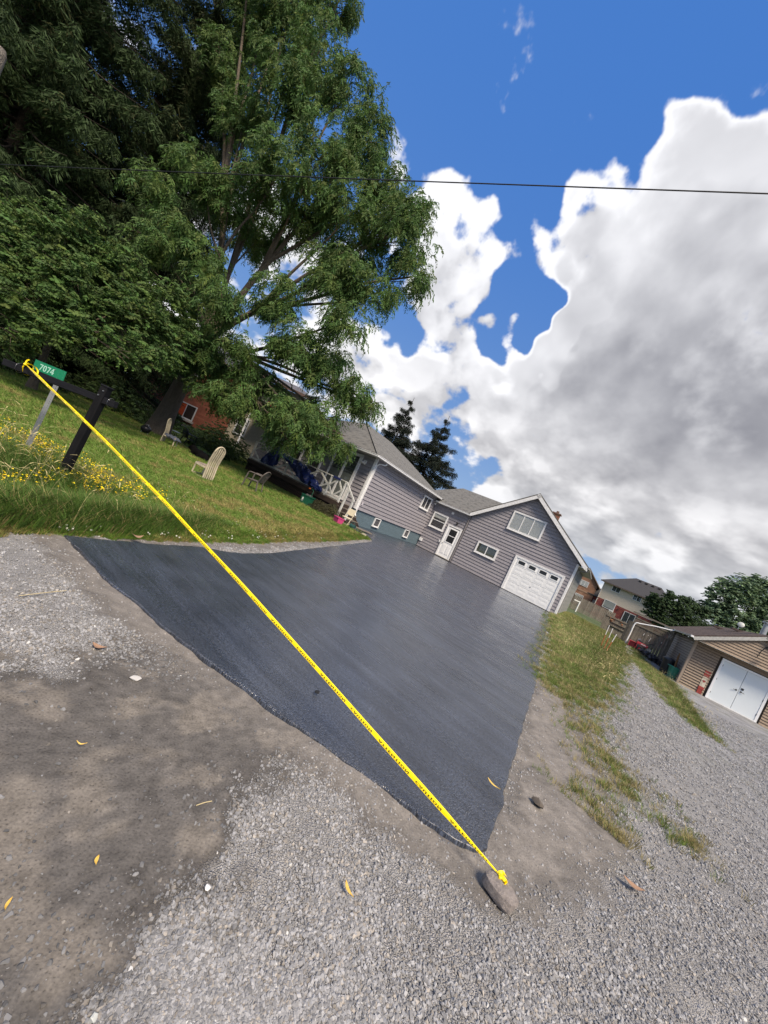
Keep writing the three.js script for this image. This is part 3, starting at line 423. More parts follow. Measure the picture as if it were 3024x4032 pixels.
// ---------- trees
const barkTex = (() => { const a = tileNoise(26, 5, 4, 2), b = tileNoise(6, 3, 3, 4); const f = (i, j) => { const r = 1 - Math.abs(a(i / 512, j / 512)) * 2; return clamp(.35 + .5 * r + .25 * b(i / 512, j / 512)); }; return { map: per(pixelTex(512, 512, (i, j) => { const v = .55 + .5 * f(i, j); return [v, v * .97, v * .93]; }), 1), bumpMap: per(pixelTex(512, 512, (i, j) => { const v = f(i, j); return [v, v, v]; }), 1), bumpScale: .05 }; })();
const bark = M(lin(.17, .14, .11), .95, barkTex), barkDark = M(lin(.06, .048, .038), .95, barkTex);
function taper(pts, r0, r1, n = 8, k = 7, flare = 0) {
  const c = new THREE.CatmullRomCurve3(pts.map((p) => V3(...p)), false, 'centripetal'), g = new THREE.TubeGeometry(c, n, 1, k), P = g.attributes.position, v = V3(), o = V3();
  for (let i = 0; i <= n; i++) { c.getPointAt(i / n, o); const t = i / n, r = lerp(r0, r1, Math.pow(t, .8)) * (1 + flare * Math.pow(1 - t, 6)); for (let j = 0; j <= k; j++) { const q = i * (k + 1) + j; v.fromBufferAttribute(P, q).sub(o).multiplyScalar(r).add(o); P.setXYZ(q, v.x, v.y, v.z); } }
  g.computeVertexNormals(); return g;
}
// a leaf: a folded diamond from p along d, of length l and width w
function leafQuad(out, p, d, l, w, r, fold = .25) {
  const s = V3(r() - .5, r() - .5, r() - .5).cross(d).normalize(), n = s.clone().cross(d).normalize(), a = p, m = p.clone().addScaledVector(d, l * .45).addScaledVector(n, w * fold), e = p.clone().addScaledVector(d, l), x = m.clone().addScaledVector(s, w / 2).addScaledVector(n, -w * fold), y = m.clone().addScaledVector(s, -w / 2).addScaledVector(n, -w * fold);
  out.push(a, x, e, a, e, y);
}
function fromPts(P) { const g = new THREE.BufferGeometry().setFromPoints(P); g.computeVertexNormals(); return g; }
function hangSpray(seed, n, len, l, w, droop) {     // a shoot that goes out, then hangs, with narrow leaflets along it
  const r = rng(seed), P = [];
  for (let i = 0; i < n; i++) { const t = (i + .5) / n, p = V3(len * .55 * Math.sin(t * 1.5), len * (.12 * t - droop * t * t), (r() - .5) * .1), d = V3(.5 * (1 - t) + (r() - .5) * .9, -.35 - .7 * t + (r() - .5) * .5, (i % 2 ? 1 : -1) * (.5 + .4 * r())).normalize(); leafQuad(P, p, d, l * (.7 + .6 * r()), w * (.8 + .4 * r()), r); }
  return fromPts(P);
}
function flatSpray(seed, n, len, l, w) {            // a shoot of broad leaves held level
  const r = rng(seed), P = [];
  for (let i = 0; i < n; i++) { const t = (i + .5) / n, p = V3(len * t, -.12 * t * t * len, 0), a = (i % 2 ? 1 : -1) * (.5 + .8 * r()); leafQuad(P, p, V3(Math.cos(a), -.25 - .35 * r(), Math.sin(a)).normalize(), l * (.7 + .6 * r()), w * (.8 + .5 * r()), r, .15); }
  return fromPts(P);
}
const leafM = (r, g, b, t = .3) => new THREE.MeshPhysicalMaterial({ color: lin(r, g, b), roughness: .75, transmission: t, thickness: 0, side: THREE.DoubleSide, specularIntensity: .35 });
function spread(name, geo, mat, places, parent, tint, r, label) {      // places: [position, yaw, tilt, scale]
  const im = new THREE.InstancedMesh(geo, mat, places.length), m = new THREE.Matrix4(), q = new THREE.Quaternion(), e = new THREE.Euler(), s = V3(), c = new THREE.Color();
  places.forEach(([p, yaw, tilt, k], i) => { e.set((r() - .5) * tilt, yaw, (r() - .5) * tilt, 'YXZ'); m.compose(p, q.setFromEuler(e), s.set(k, k, k)); im.setMatrixAt(i, m); tint(c, p, r); im.setColorAt(i, c); });
  return stuff(im, name, label, undefined, parent);
}
// a leafy tree: tapered trunk, limbs to every lobe of the crown, twigs within it, sprays on the twigs
function leafyTree({ name, label, base, fork, r0, lobes, geos, mat, dens, seed, tint, limbFrom = fork, barkM = bark, gap = -.2, group, twig = 1, out = true }) {
  const r = rng(seed), t = thing(name, label, 'tree', base, 0, group), B = V3(...base), rel = (p) => [p[0] - B.x, p[1] - B.y, p[2] - B.z];
  part('trunk', taper([[0, -.1, 0], [(fork[0] - base[0]) * .3, (fork[1] - base[1]) * .4, (fork[2] - base[2]) * .3], rel(fork)], r0, r0 * .68, 12, 14, .55), barkM, t);
  const F = V3(...rel(limbFrom)), limbs = [], P = geos.map(() => []);
  // lobes that lie the same way share a bough
  const C = lobes.map(([x, y, z, R]) => ({ c: V3(...rel([x, y, z])), R })), nb = Math.max(3, Math.min(9, Math.round(lobes.length / 5))), hub = [];
  for (let i = 0; i < nb; i++) { let best = C[Math.floor(i * C.length / nb)]; hub.push(best.c.clone().sub(F).normalize()); }
  for (let it = 0; it < 6; it++) { const s = hub.map(() => V3()); for (const l of C) { const d = l.c.clone().sub(F).normalize(); let k = 0; hub.forEach((h, i) => { if (h.dot(d) > hub[k].dot(d)) k = i; }); l.k = k; s[k].add(d); } s.forEach((v, i) => v.lengthSq() && hub[i].copy(v.normalize())); }
  const bough = hub.map((h, i) => { const own = C.filter((l) => l.k === i), far = Math.min(...own.map((l) => l.c.distanceTo(F)), 99); const L = own.length ? far * .62 : 0, q = (t) => F.clone().addScaledVector(h, L * t).add(V3((r() - .5) * .12 * L * t, .06 * L * Math.sin(t * 3.1), (r() - .5) * .12 * L * t)); const pts = [F.clone(), q(.33), q(.66), q(1)], r1 = Math.min(r0 * .52, .07 + .02 * L + .012 * own.length); if (L) limbs.push(taper(pts.map((p) => p.toArray()), r1, r1 * .5, 10, 8)); return { p: pts, r: r1 * .5 }; });
  for (const l of C) {
    const c = l.c, R = l.R, b = bough[l.k], S = b.p[3].clone().lerp(b.p[2], r() * .8), d = c.distanceTo(S), rr = clamp(.012 * d + .018, .025, b.r || .1) * twig;
    const m1 = S.clone().lerp(c, .35).add(V3(r() - .5, .1 * d * r(), r() - .5).multiplyScalar(.3)), m2 = S.clone().lerp(c, .72).add(V3((r() - .5) * .5, .05 * d * r(), (r() - .5) * .5));
    limbs.push(taper([S.toArray(), m1.toArray(), m2.toArray(), c.toArray()], rr, rr * .35, 8, 6));
    const n = Math.round(dens * R * R), sub = [];
    for (let i = 0; i < 7; i++) { const a = V3(r() - .5, (r() - .35) * .9, r() - .5).normalize().multiplyScalar(R * (.65 + .4 * r())).add(c), o = m2.clone().lerp(c, r()); limbs.push(taper([o.toArray(), o.clone().lerp(a, .5).add(V3(0, .12 * R, 0)).toArray(), a.toArray()], rr * .3, .008, 5, 4)); sub.push([o, a]); }
    for (let i = 0; i < n; i++) {
      let p;
      if (r() < .55) { const [o, a] = sub[Math.floor(r() * 7)]; p = o.clone().lerp(a, .3 + .75 * r()).add(V3(r() - .5, r() - .5, r() - .5).multiplyScalar(R * .45)); }
      else p = V3(r() - .5, r() - .5, r() - .5).normalize().multiplyScalar(R * Math.pow(r(), .42)).add(c);
      if (n3(p.x * .9 + seed, p.y * .9, p.z * .9) + .5 * n3(p.x * 2.3, p.y * 2.3, p.z * 2.3) < gap) continue;
      const yaw = out ? Math.atan2(-(p.z - c.z), p.x - c.x) + (r() - .5) * 1.8 : r() * 6.3;
      P[Math.floor(r() * geos.length)].push([p, yaw, .9, .75 + .55 * r()]);
    }
  }
  part('limbs', limbs, barkM, t);
  geos.forEach((g, i) => spread('crown', g, mat, P[i], t, tint, r));
  return t;
}
{
  const LOC = [[-4.7, 13.7, -18, 1.4], [-3.5, 11.9, -18, 1], [-6.4, 15.7, -19, 1.3], [-8.8, 18.7, -20, 1.4], [-10.8, 20.4, -20, 1.3], [-13.1, 21.7, -20, 1.5], [-16, 23.8, -21, 1.8], [-18.1, 23.4, -22, 1.5], [-13.2, 18.4, -19, 1.6], [-15.2, 16.8, -20, 1.5], [-9.6, 15.5, -18, 1.6], [-10.6, 13.1, -17, 1.5], [-12.7, 11.7, -18, 1.3], [-14, 11.6, -17, 1], [-14.6, 9.7, -16, .9], [-12.4, 8, -15.5, 1], [-11.3, 7.6, -16, 1], [-12.5, 12, -21, 1.4], [-9.9, 13.3, -19.5, 1.6], [-7.3, 13.5, -18, 1.5], [-6.4, 9.9, -17, 1.4], [-4.6, 9.8, -17, 1.1], [-8.1, 7.9, -16.5, 1], [-6.5, 6.4, -16.5, 1.1], [-5, 6.2, -17, 1.2], [-3.5, 5.7, -17.5, .9], [-4.2, 4.1, -17, 1], [-5, 3.3, -16, 1], [-7.1, 3.4, -17, .9], [-9.5, 6.3, -15, .9], [-8.6, 5, -16, .8], [-3.8, 2.8, -17, .6], [-5.3, 2.5, -16.5, .6], [-11.3, 3.8, -17.5, .9], [-9.2, 2.9, -16.5, .6], [-4.6, 14.9, -18, .8], [-16.9, 26.4, -21, 2.1], [-20.3, 27, -22, 2.2], [-13.9, 25.9, -21, 1.2], [-18.4, 20, -21, 1.2], [-6.5, 12.2, -19, 1.3], [-4.7, 7.9, -16, .9], [-13.6, 7.6, -16, .8], [-2.6, 5.4, -17.5, .5], [-3, 3.3, -17, .5], [-7.9, 3.0, -16.2, .7], [-10, 4.3, -16.3, .8], [-10.8, 5.2, -16.8, .8], [-9.5, 4.1, -17.5, .7], [-8, 3.9, -17, .7], [-8.2, 2.8, -17, .45], [-8, 4.8, -17.5, .7], [-6.9, 4.3, -17.2, .6], [-10.4, 4.3, -17.8, .55]];
  leafyTree({ name: 'locust_tree', label: 'tall spreading locust tree with drooping fine foliage, thick trunk standing on the lawn', base: [-12.05, .03, -19], fork: [-11.75, 5.4, -19.05], r0: .46, lobes: LOC, dens: 640, seed: 21, gap: -.13,
    geos: [hangSpray(1, 18, .62, .15, .042, .8), hangSpray(2, 18, .55, .16, .04, .95), hangSpray(3, 16, .7, .14, .045, .6)], mat: leafM(.105, .182, .05, .42),
    tint: (c, p, r) => { const y = r(), v = .7 + .6 * r(); c.setRGB(v * (.85 + .45 * y * y), v, v * (.75 + .4 * r())); } });
  const BUSH = [[-14.9, 4.1, -13, 1.1], [-14.3, 5.8, -13.5, 1], [-12.9, 2.9, -12, .9], [-12.1, 3.6, -12.5, 1.1], [-12.3, 5.2, -14, 1.1], [-10.2, 2.7, -11.5, .6], [-11, 2.2, -11, .5], [-10.4, 3.9, -13, .9], [-10.7, 5.1, -14.5, .9], [-17.4, 5.7, -14, 1], [-9.1, 3.0, -12.5, .65], [-9.3, 2.35, -11.5, .4], [-9.4, 3.9, -14, .7], [-14.7, 2.8, -12, 1], [-12.7, 1.6, -11.4, .7], [-13.7, 5.7, -14.5, .9], [-15.8, 3.4, -12, .9], [-13.3, 4.3, -13, 1]];
  leafyTree({ name: 'maple_tree', label: 'low bushy maple tree with broad green leaves at the left, behind the number sign', base: [-13.4, .05, -13.6], fork: [-13.2, 2.2, -13.3], r0: .14, lobes: BUSH, dens: 620, seed: 33, gap: -.22,
    geos: [flatSpray(4, 16, .42, .1, .06), hangSpray(5, 16, .42, .1, .06, .5), flatSpray(6, 14, .36, .09, .055)], mat: leafM(.085, .148, .036, .35),
    tint: (c, p, r) => { const y = r(), v = .7 + .6 * r(); c.setRGB(v * (.85 + .4 * y * y), v, v * (.8 + .4 * r())); } });
  const SHRUB = [[33.9, 4.8, -45, 2], [35.4, 6.1, -45, 1.7], [36.3, 4.4, -44, 1.9], [39, 6.3, -46, 1.5], [40.5, 4.5, -46, 1.5], [34.6, 3, -44, 1.4], [33.4, 3.4, -45, .9], [36.7, 6.7, -45, 1], [38.4, 4.3, -45, 1.5], [36.5, 2.6, -44, 1.5]];
  SHRUB.forEach((l) => { l[3] *= .66; l[1] = (l[1] - 1.6) * .93 + 1.6; l[0] += .5; });
  leafyTree({ name: 'shade_tree', label: 'dense dark green tree beside the beige house, behind the brown garage roof', base: [36, -.4, -45], fork: [36, 2, -45], r0: .2, lobes: SHRUB, dens: 420, seed: 41, gap: -.4, geos: [flatSpray(7, 14, .55, .17, .11), flatSpray(8, 12, .5, .18, .12)], mat: leafM(.04, .075, .028), tint: (c, p, r) => { const v = .65 + .7 * r(); c.setRGB(v, v, v * (.8 + .4 * r())); } });
  const MAP = [[45.2, 9.3, -50, 2.1], [46.8, 11.5, -50, 2.3], [49.6, 11.4, -50, 2.3], [51.5, 12.9, -50, 3], [44.9, 7.2, -50, 2.1], [46.9, 7.8, -49, 2.5], [50.5, 8.4, -49, 2.7], [44.7, 4.1, -49, 2.1], [54.2, 10.1, -50, 3], [44.8, 11.5, -50, 1], [47.1, 12.9, -50, 1.1], [49.1, 13.8, -50, 1.3], [48.8, 5.3, -49, 2.5], [52.3, 6.3, -49, 2.5]];
  MAP.forEach((l) => { l[3] *= .8; l[1] = (l[1] - 1.6) * .95 + 1.6; });
  leafyTree({ name: 'silver_maple', label: 'large pale green maple tree at the right edge beyond the brown garage', base: [49, -.4, -50.5], fork: [49, 3.5, -50.5], r0: .35, lobes: MAP, dens: 200, seed: 43, gap: -.25, geos: [flatSpray(9, 14, .7, .22, .15), flatSpray(10, 12, .6, .22, .16)], mat: leafM(.14, .21, .12), tint: (c, p, r) => { const y = r(), v = .7 + .6 * r() + (y > .8 ? .5 : 0); c.setRGB(v, v, v * (.85 + .3 * r())); } });
}
// spruces: tiers of branches that sweep down and lift at the tip, curtains of shoots hanging from them
function needleSpray(seed, n, len, w, l) { const r = rng(seed), P = []; for (let i = 0; i < n; i++) { const t = (i + .5) / n, p = V3((r() - .5) * .1, -len * t, (r() - .5) * .1), a = r() * 6.28; leafQuad(P, p, V3(Math.cos(a) * .75, -.55 - .3 * r(), Math.sin(a) * .75).normalize(), l * (.6 + .8 * r()) * (1.15 - .5 * t), w, r, .1); } return fromPts(P); }
const needles = [needleSpray(1, 15, .5, .035, .2), needleSpray(2, 15, .6, .035, .22), needleSpray(3, 13, .38, .038, .2)];
const needleM = leafM(.034, .058, .021, .15), needleFar = leafM(.016, .024, .016, .1);
function spruce(label, base, H, reach, seed, { gapY = .55, from = .08, per_ = 7, dens = 9, lift = .5, mat = needleM, tone = [1, 1, 1], group, thin = 0, k0 = 1 } = {}) {
  const r = rng(seed), t = thing('spruce_tree', label, 'tree', base, 0, group), P = [[], [], []], limbs = [];
  part('trunk', taper([[0, -.1, 0], [.1 * (r() - .5), H * .5, 0], [0, H, 0]], H * .013 + .06, .02, 14, 9, .5), barkDark, t);
  for (let y = H * from; y < H - .2; y += gapY * (.8 + .4 * r())) {
    const f = 1 - y / H, n = Math.max(3, Math.round(per_ * (.55 + .6 * f)));
    for (let i = 0; i < n; i++) {
      if (r() < thin) continue;
      const a = r() * 6.28, L = reach(f) * (.65 + .55 * r()) + .12, dr = (.16 + .3 * f) * L, up = lift * .25 * L, C = Math.cos(a), S = Math.sin(a), q = (u) => V3(C * L * u, y - dr * u * 1.2 + up * u * u * u, S * L * u);
      limbs.push(taper([q(0).toArray(), q(.5).toArray(), q(1).toArray()], .018 + .012 * L, .006, 5, 4));
      const m = Math.round(dens * L + 3);
      for (let k = 0; k < m; k++) { const u = Math.pow((k + r()) / m, .8), p = q(.12 + .9 * u), side = (r() - .5) * .5 * L * (1.15 - u) * .8; p.x += -S * side; p.z += C * side; p.y -= Math.abs(side) * .25; P[Math.floor(r() * 3)].push([p, r() * 6.28, .7, k0 * (.65 + .6 * r()) * (.6 + .4 * Math.min(1, f * 3))]); }
    }
  }
  part('limbs', limbs, barkDark, t);
  needles.forEach((g, i) => spread('crown', g, mat, P[i], t, (c, p, r2) => { const v = .65 + .7 * r2(), br = r2() < .05 ? 1.6 : 1; c.setRGB(v * tone[0] * br, v * tone[1], v * tone[2]); }, r));
  return t;
}
{
  const big = (f) => 6.6 * Math.pow(f, .55);
  spruce('huge dark spruce with drooping branches at the left, nearest the broken pole', [-22.5, .3, -17.5], 27, big, 51, { dens: 14, per_: 9, k0: 1.35, tone: [1.05, 1.1, 1] });
  spruce('huge dark spruce behind the locust tree crown, right of the other dark spruces', [-21.5, .3, -24.5], 31, big, 52, { dens: 15, per_: 10, k0: 1.4 });
  spruce('huge dark spruce reaching the top left corner, between two other dark spruces', [-28.5, .4, -21], 33, big, 53, { dens: 13, per_: 9, k0: 1.4 });
  spruce('thin spruce with sparse dark layers behind the house, left of its taller pair', [-2.4, 0, -45], 14.7, (f) => 5.4 * Math.pow(f, .9), 54, { per_: 8, dens: 22, mat: needleFar, from: .15, thin: .1, lift: 1, k0: 1.3, gapY: .55 });
  spruce('spruce with long layered branches behind the garage connection, right of its thinner pair', [2.3, 0, -45], 14.5, (f) => 10 * Math.pow(f, .98), 55, { gapY: .8, per_: 10, dens: 20, mat: needleFar, from: .15, thin: .08, lift: .7, k0: 1.3 });
}
// ---------- in front: sign post, number sign, caution tape, rock, pole, wires
function canvasTex(w, h, draw, flipped) { const c = document.createElement('canvas'); c.width = w; c.height = h; const x = c.getContext('2d'); draw(x, w, h); const t = new THREE.CanvasTexture(c); t.colorSpace = THREE.SRGBColorSpace; t.magFilter = THREE.LinearFilter; t.wrapS = THREE.RepeatWrapping; return t; }
{
  const t = thing('sign_post', 'black wooden post with a long crossbar reaching left, standing in the grass by the road', 'post', [-4.16, 0, -5.08]);
  const blk = new THREE.MeshPhysicalMaterial({ color: lin(.009, .0095, .012), roughness: .8, specularIntensity: .35, map: woodTexV, bumpMap: woodTexV, bumpScale: .004 }), blkH = new THREE.MeshPhysicalMaterial({ color: lin(.012, .013, .018), roughness: .75, specularIntensity: .35, map: woodTex, bumpMap: woodTex, bumpScale: .004 });
  part('post', [new RoundedBoxGeometry(.1, 1.53, .1, 2, .008).applyMatrix4(new THREE.Matrix4().makeShear(0, 0, .055, 0, 0, 0)).translate(.043, .72, 0)], blk, t);
  part('post_cap', rbox(.115, .02, .115, .006, .088, 1.488, 0), blkH, t);
  part('crossbar', bar([-1.28, 1.215, .02], [.28, 1.315, -.01], .085, .088, .006), blkH, t);
  const boltM = M(lin(.4, .4, .42), .35, { metalness: .9 });
  for (const [x, y] of [[.06, 1.345], [.1, 1.42]]) part('bolt', rod([x, y, .045], [x, y, .062], .011, .009, 8), boltM, t);
  part('wire_wrap', new THREE.TorusGeometry(.062, .0016, 6, 20).rotateY(Math.PI / 2).translate(.205, 1.311, -.008), boltM, t);
  part('wire_wrap', new THREE.TorusGeometry(.062, .0014, 6, 20).rotateY(Math.PI / 2).translate(-1.08, 1.228, .015), boltM, t);
  // the perforated metal post and its green number blade
  const s = thing('number_sign', 'green house number sign reading 7074 on a leaning perforated metal post', 'sign', [-5.15, 0, -5.54]);
  const sh = new THREE.Shape(); sh.moveTo(-.024, 0); sh.lineTo(.024, 0); sh.lineTo(.024, 1.42); sh.lineTo(-.024, 1.42); sh.closePath();
  for (let y = .3; y < 1.4; y += .035) { const h = new THREE.Path(); h.absellipse(0, y, .006, .0055, 0, Math.PI * 2, true); sh.holes.push(h); }
  const lean = new THREE.Matrix4().makeShear(0, 0, .02, 0, 0, 0);
  const fl = (x, a) => { const g = new THREE.BoxGeometry(.022, 1.42, .003).rotateY(a).translate(x, .71, .008); return g; };
  part('metal_post', [new THREE.ExtrudeGeometry(sh, { depth: .003, bevelEnabled: false, curveSegments: 8 }), fl(-.033, .9), fl(.033, -.9)].map((g) => g.applyMatrix4(lean)), M(lin(.42, .44, .46), .45, { metalness: .55, map: grainTex }), s);
  const bl = rbox(.49, .145, .004, .0019, 0, 0, 0); const board = part('sign_board', bl, M(lin(.005, .16, .085), .45), s); board.position.set(-.155, 1.345, .014); board.rotation.z = .045;
  const face = new THREE.PlaneGeometry(.484, .139); face.userData.keepUV = true;
  part('digits', face, new THREE.MeshStandardMaterial({ map: canvasTex(768, 224, (x, w, h) => { x.fillStyle = '#0b7a55'; x.fillRect(0, 0, w, h); for (let i = 0; i < 400; i++) { x.fillStyle = `rgba(${i % 2 ? '6,90,62' : '24,140,100'},.12)`; x.fillRect((i * 97) % w, (i * 57) % h, 30, 8); } x.fillStyle = '#9fcabb'; x.font = 'bold 196px sans-serif'; x.textAlign = 'center'; x.textBaseline = 'middle'; x.save(); x.translate(w * .42, h * .54); x.scale(.86, 1); x.fillText('7074', 0, 0); x.restore(); x.fillStyle = '#063'; x.beginPath(); x.arc(w * .93, h * .12, 8, 0, 7); x.fill(); }), roughness: .5 }), board).position.z = .0032;
  part('bolt', rod([.08, .04, .002], [.08, .04, .01], .008, .007, 8), boltM, board);
  // caution tape tied to the bar, stretched across the driveway to the rock
  const A = V3(-5.13, 1.31, -5.01), B = V3(1.36, .082, -1.985), tp = thing('caution_tape', 'yellow caution tape with black lettering stretched from the black crossbar down to the rock', 'tape', [0, 0, 0]);
  const words = canvasTex(2048, 96, (x, w, h) => { x.fillStyle = '#ffe100'; x.fillRect(0, 0, w, h); x.fillStyle = '#14120a'; x.font = 'bold 118px sans-serif'; x.textBaseline = 'middle'; x.save(); x.translate(0, h); x.scale(1, -1); const put = (s, a, b) => { x.save(); const m = x.measureText(s).width; x.translate(a, h * .53); x.scale((b - a) / m, .84); x.fillText(s, 0, 0); x.restore(); }; put('CAUTION', 70, 800); put('ATTENTION', 1010, 1940); x.restore(); });
  const yel = (o) => new THREE.MeshPhysicalMaterial({ roughness: .32, clearcoat: .25, clearcoatRoughness: .25, side: THREE.DoubleSide, ...o });
  const P = { print: [], fold: [] }, U = { print: [], fold: [] }, N = 300, cam = V3(0, 1.6, 0), L = A.distanceTo(B);
  let prev = null;
  for (let i = 0; i <= N; i++) {
    const t = i / N, c = A.clone().lerp(B, t); c.y += .085 * Math.sin(Math.PI * t) + .0015 * Math.sin(t * 41);
    const d = B.clone().sub(A).normalize(), view = cam.clone().sub(c).normalize(), tw = .08 * Math.sin(t * 17) + .05 * Math.sin(t * 39);
    const up0 = view.clone().cross(d).normalize(); if (up0.y < 0) up0.negate();
    const n = d.clone().cross(up0).normalize(); if (n.dot(view) < 0) n.negate();
    const ends = Math.min(1, Math.min(t, 1 - t) * 14 + .25), wLow = .018 * ends, wUp = .0115 * ends * (1 + .2 * Math.sin(t * 29));
    const dn = up0.clone().multiplyScalar(-Math.cos(tw)).addScaledVector(n, -.35 + Math.sin(tw) * .5).normalize(), upv = up0.clone().multiplyScalar(.75).addScaledVector(n, -.75).normalize();
    const mid = c, lo = c.clone().addScaledVector(dn, wLow), hi = c.clone().addScaledVector(upv, wUp * 1.25), u = t * L / .56 + .1;
    if (prev) { P.print.push(prev.lo, lo, mid, prev.lo, mid, prev.mid); U.print.push(prev.u, 0, u, 0, u, 1, prev.u, 0, u, 1, prev.u, 1); P.fold.push(prev.mid, mid, hi, prev.mid, hi, prev.hi); }
    prev = { lo, mid, hi, u };
  }
  const gp = new THREE.BufferGeometry().setFromPoints(P.print); gp.setAttribute('uv', new THREE.Float32BufferAttribute(U.print, 2)); gp.computeVertexNormals(); gp.userData.keepUV = true;
  part('printed_side', gp, yel({ map: words }), tp);
  const gf = new THREE.BufferGeometry().setFromPoints(P.fold); gf.computeVertexNormals();
  const yM = yel({ color: lin(1.0, .77, .0) }); part('folded_edge', gf, yM, tp);
  // loose ends at the bar: a knot round it and a fluttering tail over the sign
  const ribbon = (pts, w, n = 24, roll = 0, tw = 0) => { const c = new THREE.CatmullRomCurve3(pts.map((p) => V3(...p))), P2 = []; let q = null; for (let i = 0; i <= n; i++) { const t = i / n, o = c.getPointAt(t), d = c.getTangentAt(t), s = d.clone().cross(V3(Math.sin(roll + tw * t), Math.cos(roll + tw * t), .3)).normalize().multiplyScalar(w / 2 * (1 - .3 * Math.abs(2 * t - 1))), a = o.clone().add(s), b = o.clone().sub(s); if (q) P2.push(q[0], a, b, q[0], b, q[1]); q = [a, b]; } const g = new THREE.BufferGeometry().setFromPoints(P2); g.computeVertexNormals(); return g; };
  part('loose_end', [ribbon([[-5.13, 1.31, -5.0], [-5.06, 1.335, -5.0], [-4.98, 1.33, -4.99], [-4.93, 1.3, -4.99], [-4.9, 1.25, -4.98], [-4.86, 1.245, -4.98]], .022, 30, 1.3, 1.5), ribbon([[-5.13, 1.31, -5.0], [-5.135, 1.36, -5.01], [-5.12, 1.385, -5.02]], .02, 10, 1)], yM, tp);
  part('knot', [ribbon([[-5.14, 1.30, -5.0], [-5.14, 1.33, -5.03], [-5.14, 1.315, -5.12], [-5.14, 1.2, -5.12], [-5.14, 1.18, -5.05], [-5.14, 1.26, -5.0], [-5.13, 1.31, -5.0]], .02, 30, .4), new THREE.IcosahedronGeometry(.018, 1).translate(-5.13, 1.305, -5.0)], yM, tp);
  part('bow', [ribbon([[1.356, .084, -1.987], [1.386, .094, -1.985], [1.402, .085, -1.965], [1.388, .074, -1.95], [1.366, .076, -1.965]], .028, 24, .6, 1), ribbon([[1.358, .083, -1.985], [1.374, .088, -1.967], [1.388, .08, -1.953], [1.374, .071, -1.95], [1.356, .074, -1.97]], .02, 20, 1.4, 2), new THREE.IcosahedronGeometry(.01, 1).scale(1.3, .8, 1).translate(1.367, .078, -1.972)], yel({ map: per(words, .35, .07) }), tp);
  part('rock_band', ribbon([[1.376, .077, -1.962], [1.405, .071, -1.94], [1.425, .06, -1.918], [1.434, .042, -1.902], [1.432, .008, -1.888]], .009, 24, 1.5), yM, tp);
  // the rock
  const r = rng(77), pts = [], f = (v, e) => Math.sign(v) * Math.pow(Math.abs(v), e);
  for (let i = 0; i < 46; i++) { const a = r() * 6.28, b = Math.acos(2 * r() - 1); pts.push(V3(.155 * f(Math.cos(a) * Math.sin(b), .65) + .012 * (r() - .5), .075 * f(Math.cos(b), .5) + .008 * (r() - .5), .082 * f(Math.sin(a) * Math.sin(b), .6) + .012 * (r() - .5))); }
  let g = new ConvexGeometry(pts); g = toCreasedNormals(g, .35);
  const rockTex = (() => { const a = tileNoise(5, 5, 5, 3), b = tileNoise(60, 60, 3, 1); return { map: per(pixelTex(512, 512, (i, j) => { const v = .8 + .3 * a(i / 512, j / 512) + .22 * b(i / 512, j / 512); return [v, v * .98, v * .97]; }), .35), bumpMap: per(pixelTex(512, 512, (i, j) => { const v = .5 + .5 * a(i / 512, j / 512) + .25 * b(i / 512, j / 512); return [v, v, v]; }), .35), bumpScale: .012 }; })();
  const rk = single('rock', 'large angular grey brown rock holding down the yellow tape at the driveway corner', 'rock', g, M(lin(.36, .325, .305), .9, rockTex), [1.372, .036, -1.945]); rk.rotation.set(.06, -.9, .06); rk.scale.set(.6, .54, .74);
  // the wooden utility pole at the left edge, snapped off at the top
  const up = single('utility_pole', 'weathered wooden utility pole top at the left edge of the picture', 'utility pole', [taper([[0, -.2, 0], [.02, 3.5, 0], [.03, 6.75, 0]], .17, .13, 12, 14), new THREE.CylinderGeometry(.09, .128, .12, 14).translate(.03, 6.8, 0)], M(lin(.24, .22, .2), .95, barkTex), [-11.45, .1, -8.05]);
  const wm = M(lin(.015, .015, .017), .6);
  single('overhead_wire', 'black overhead wire crossing the blue sky above the house', 'wire', tube(Array.from({ length: 25 }, (_, i) => { const t = i / 24; return [lerp(-14.1, 9.3, t), lerp(5.42, 8.6, t) - .16 * t * (1 - t), lerp(-10.4, -3.4, t)]; }), .0095, 60, 6), wm);
}
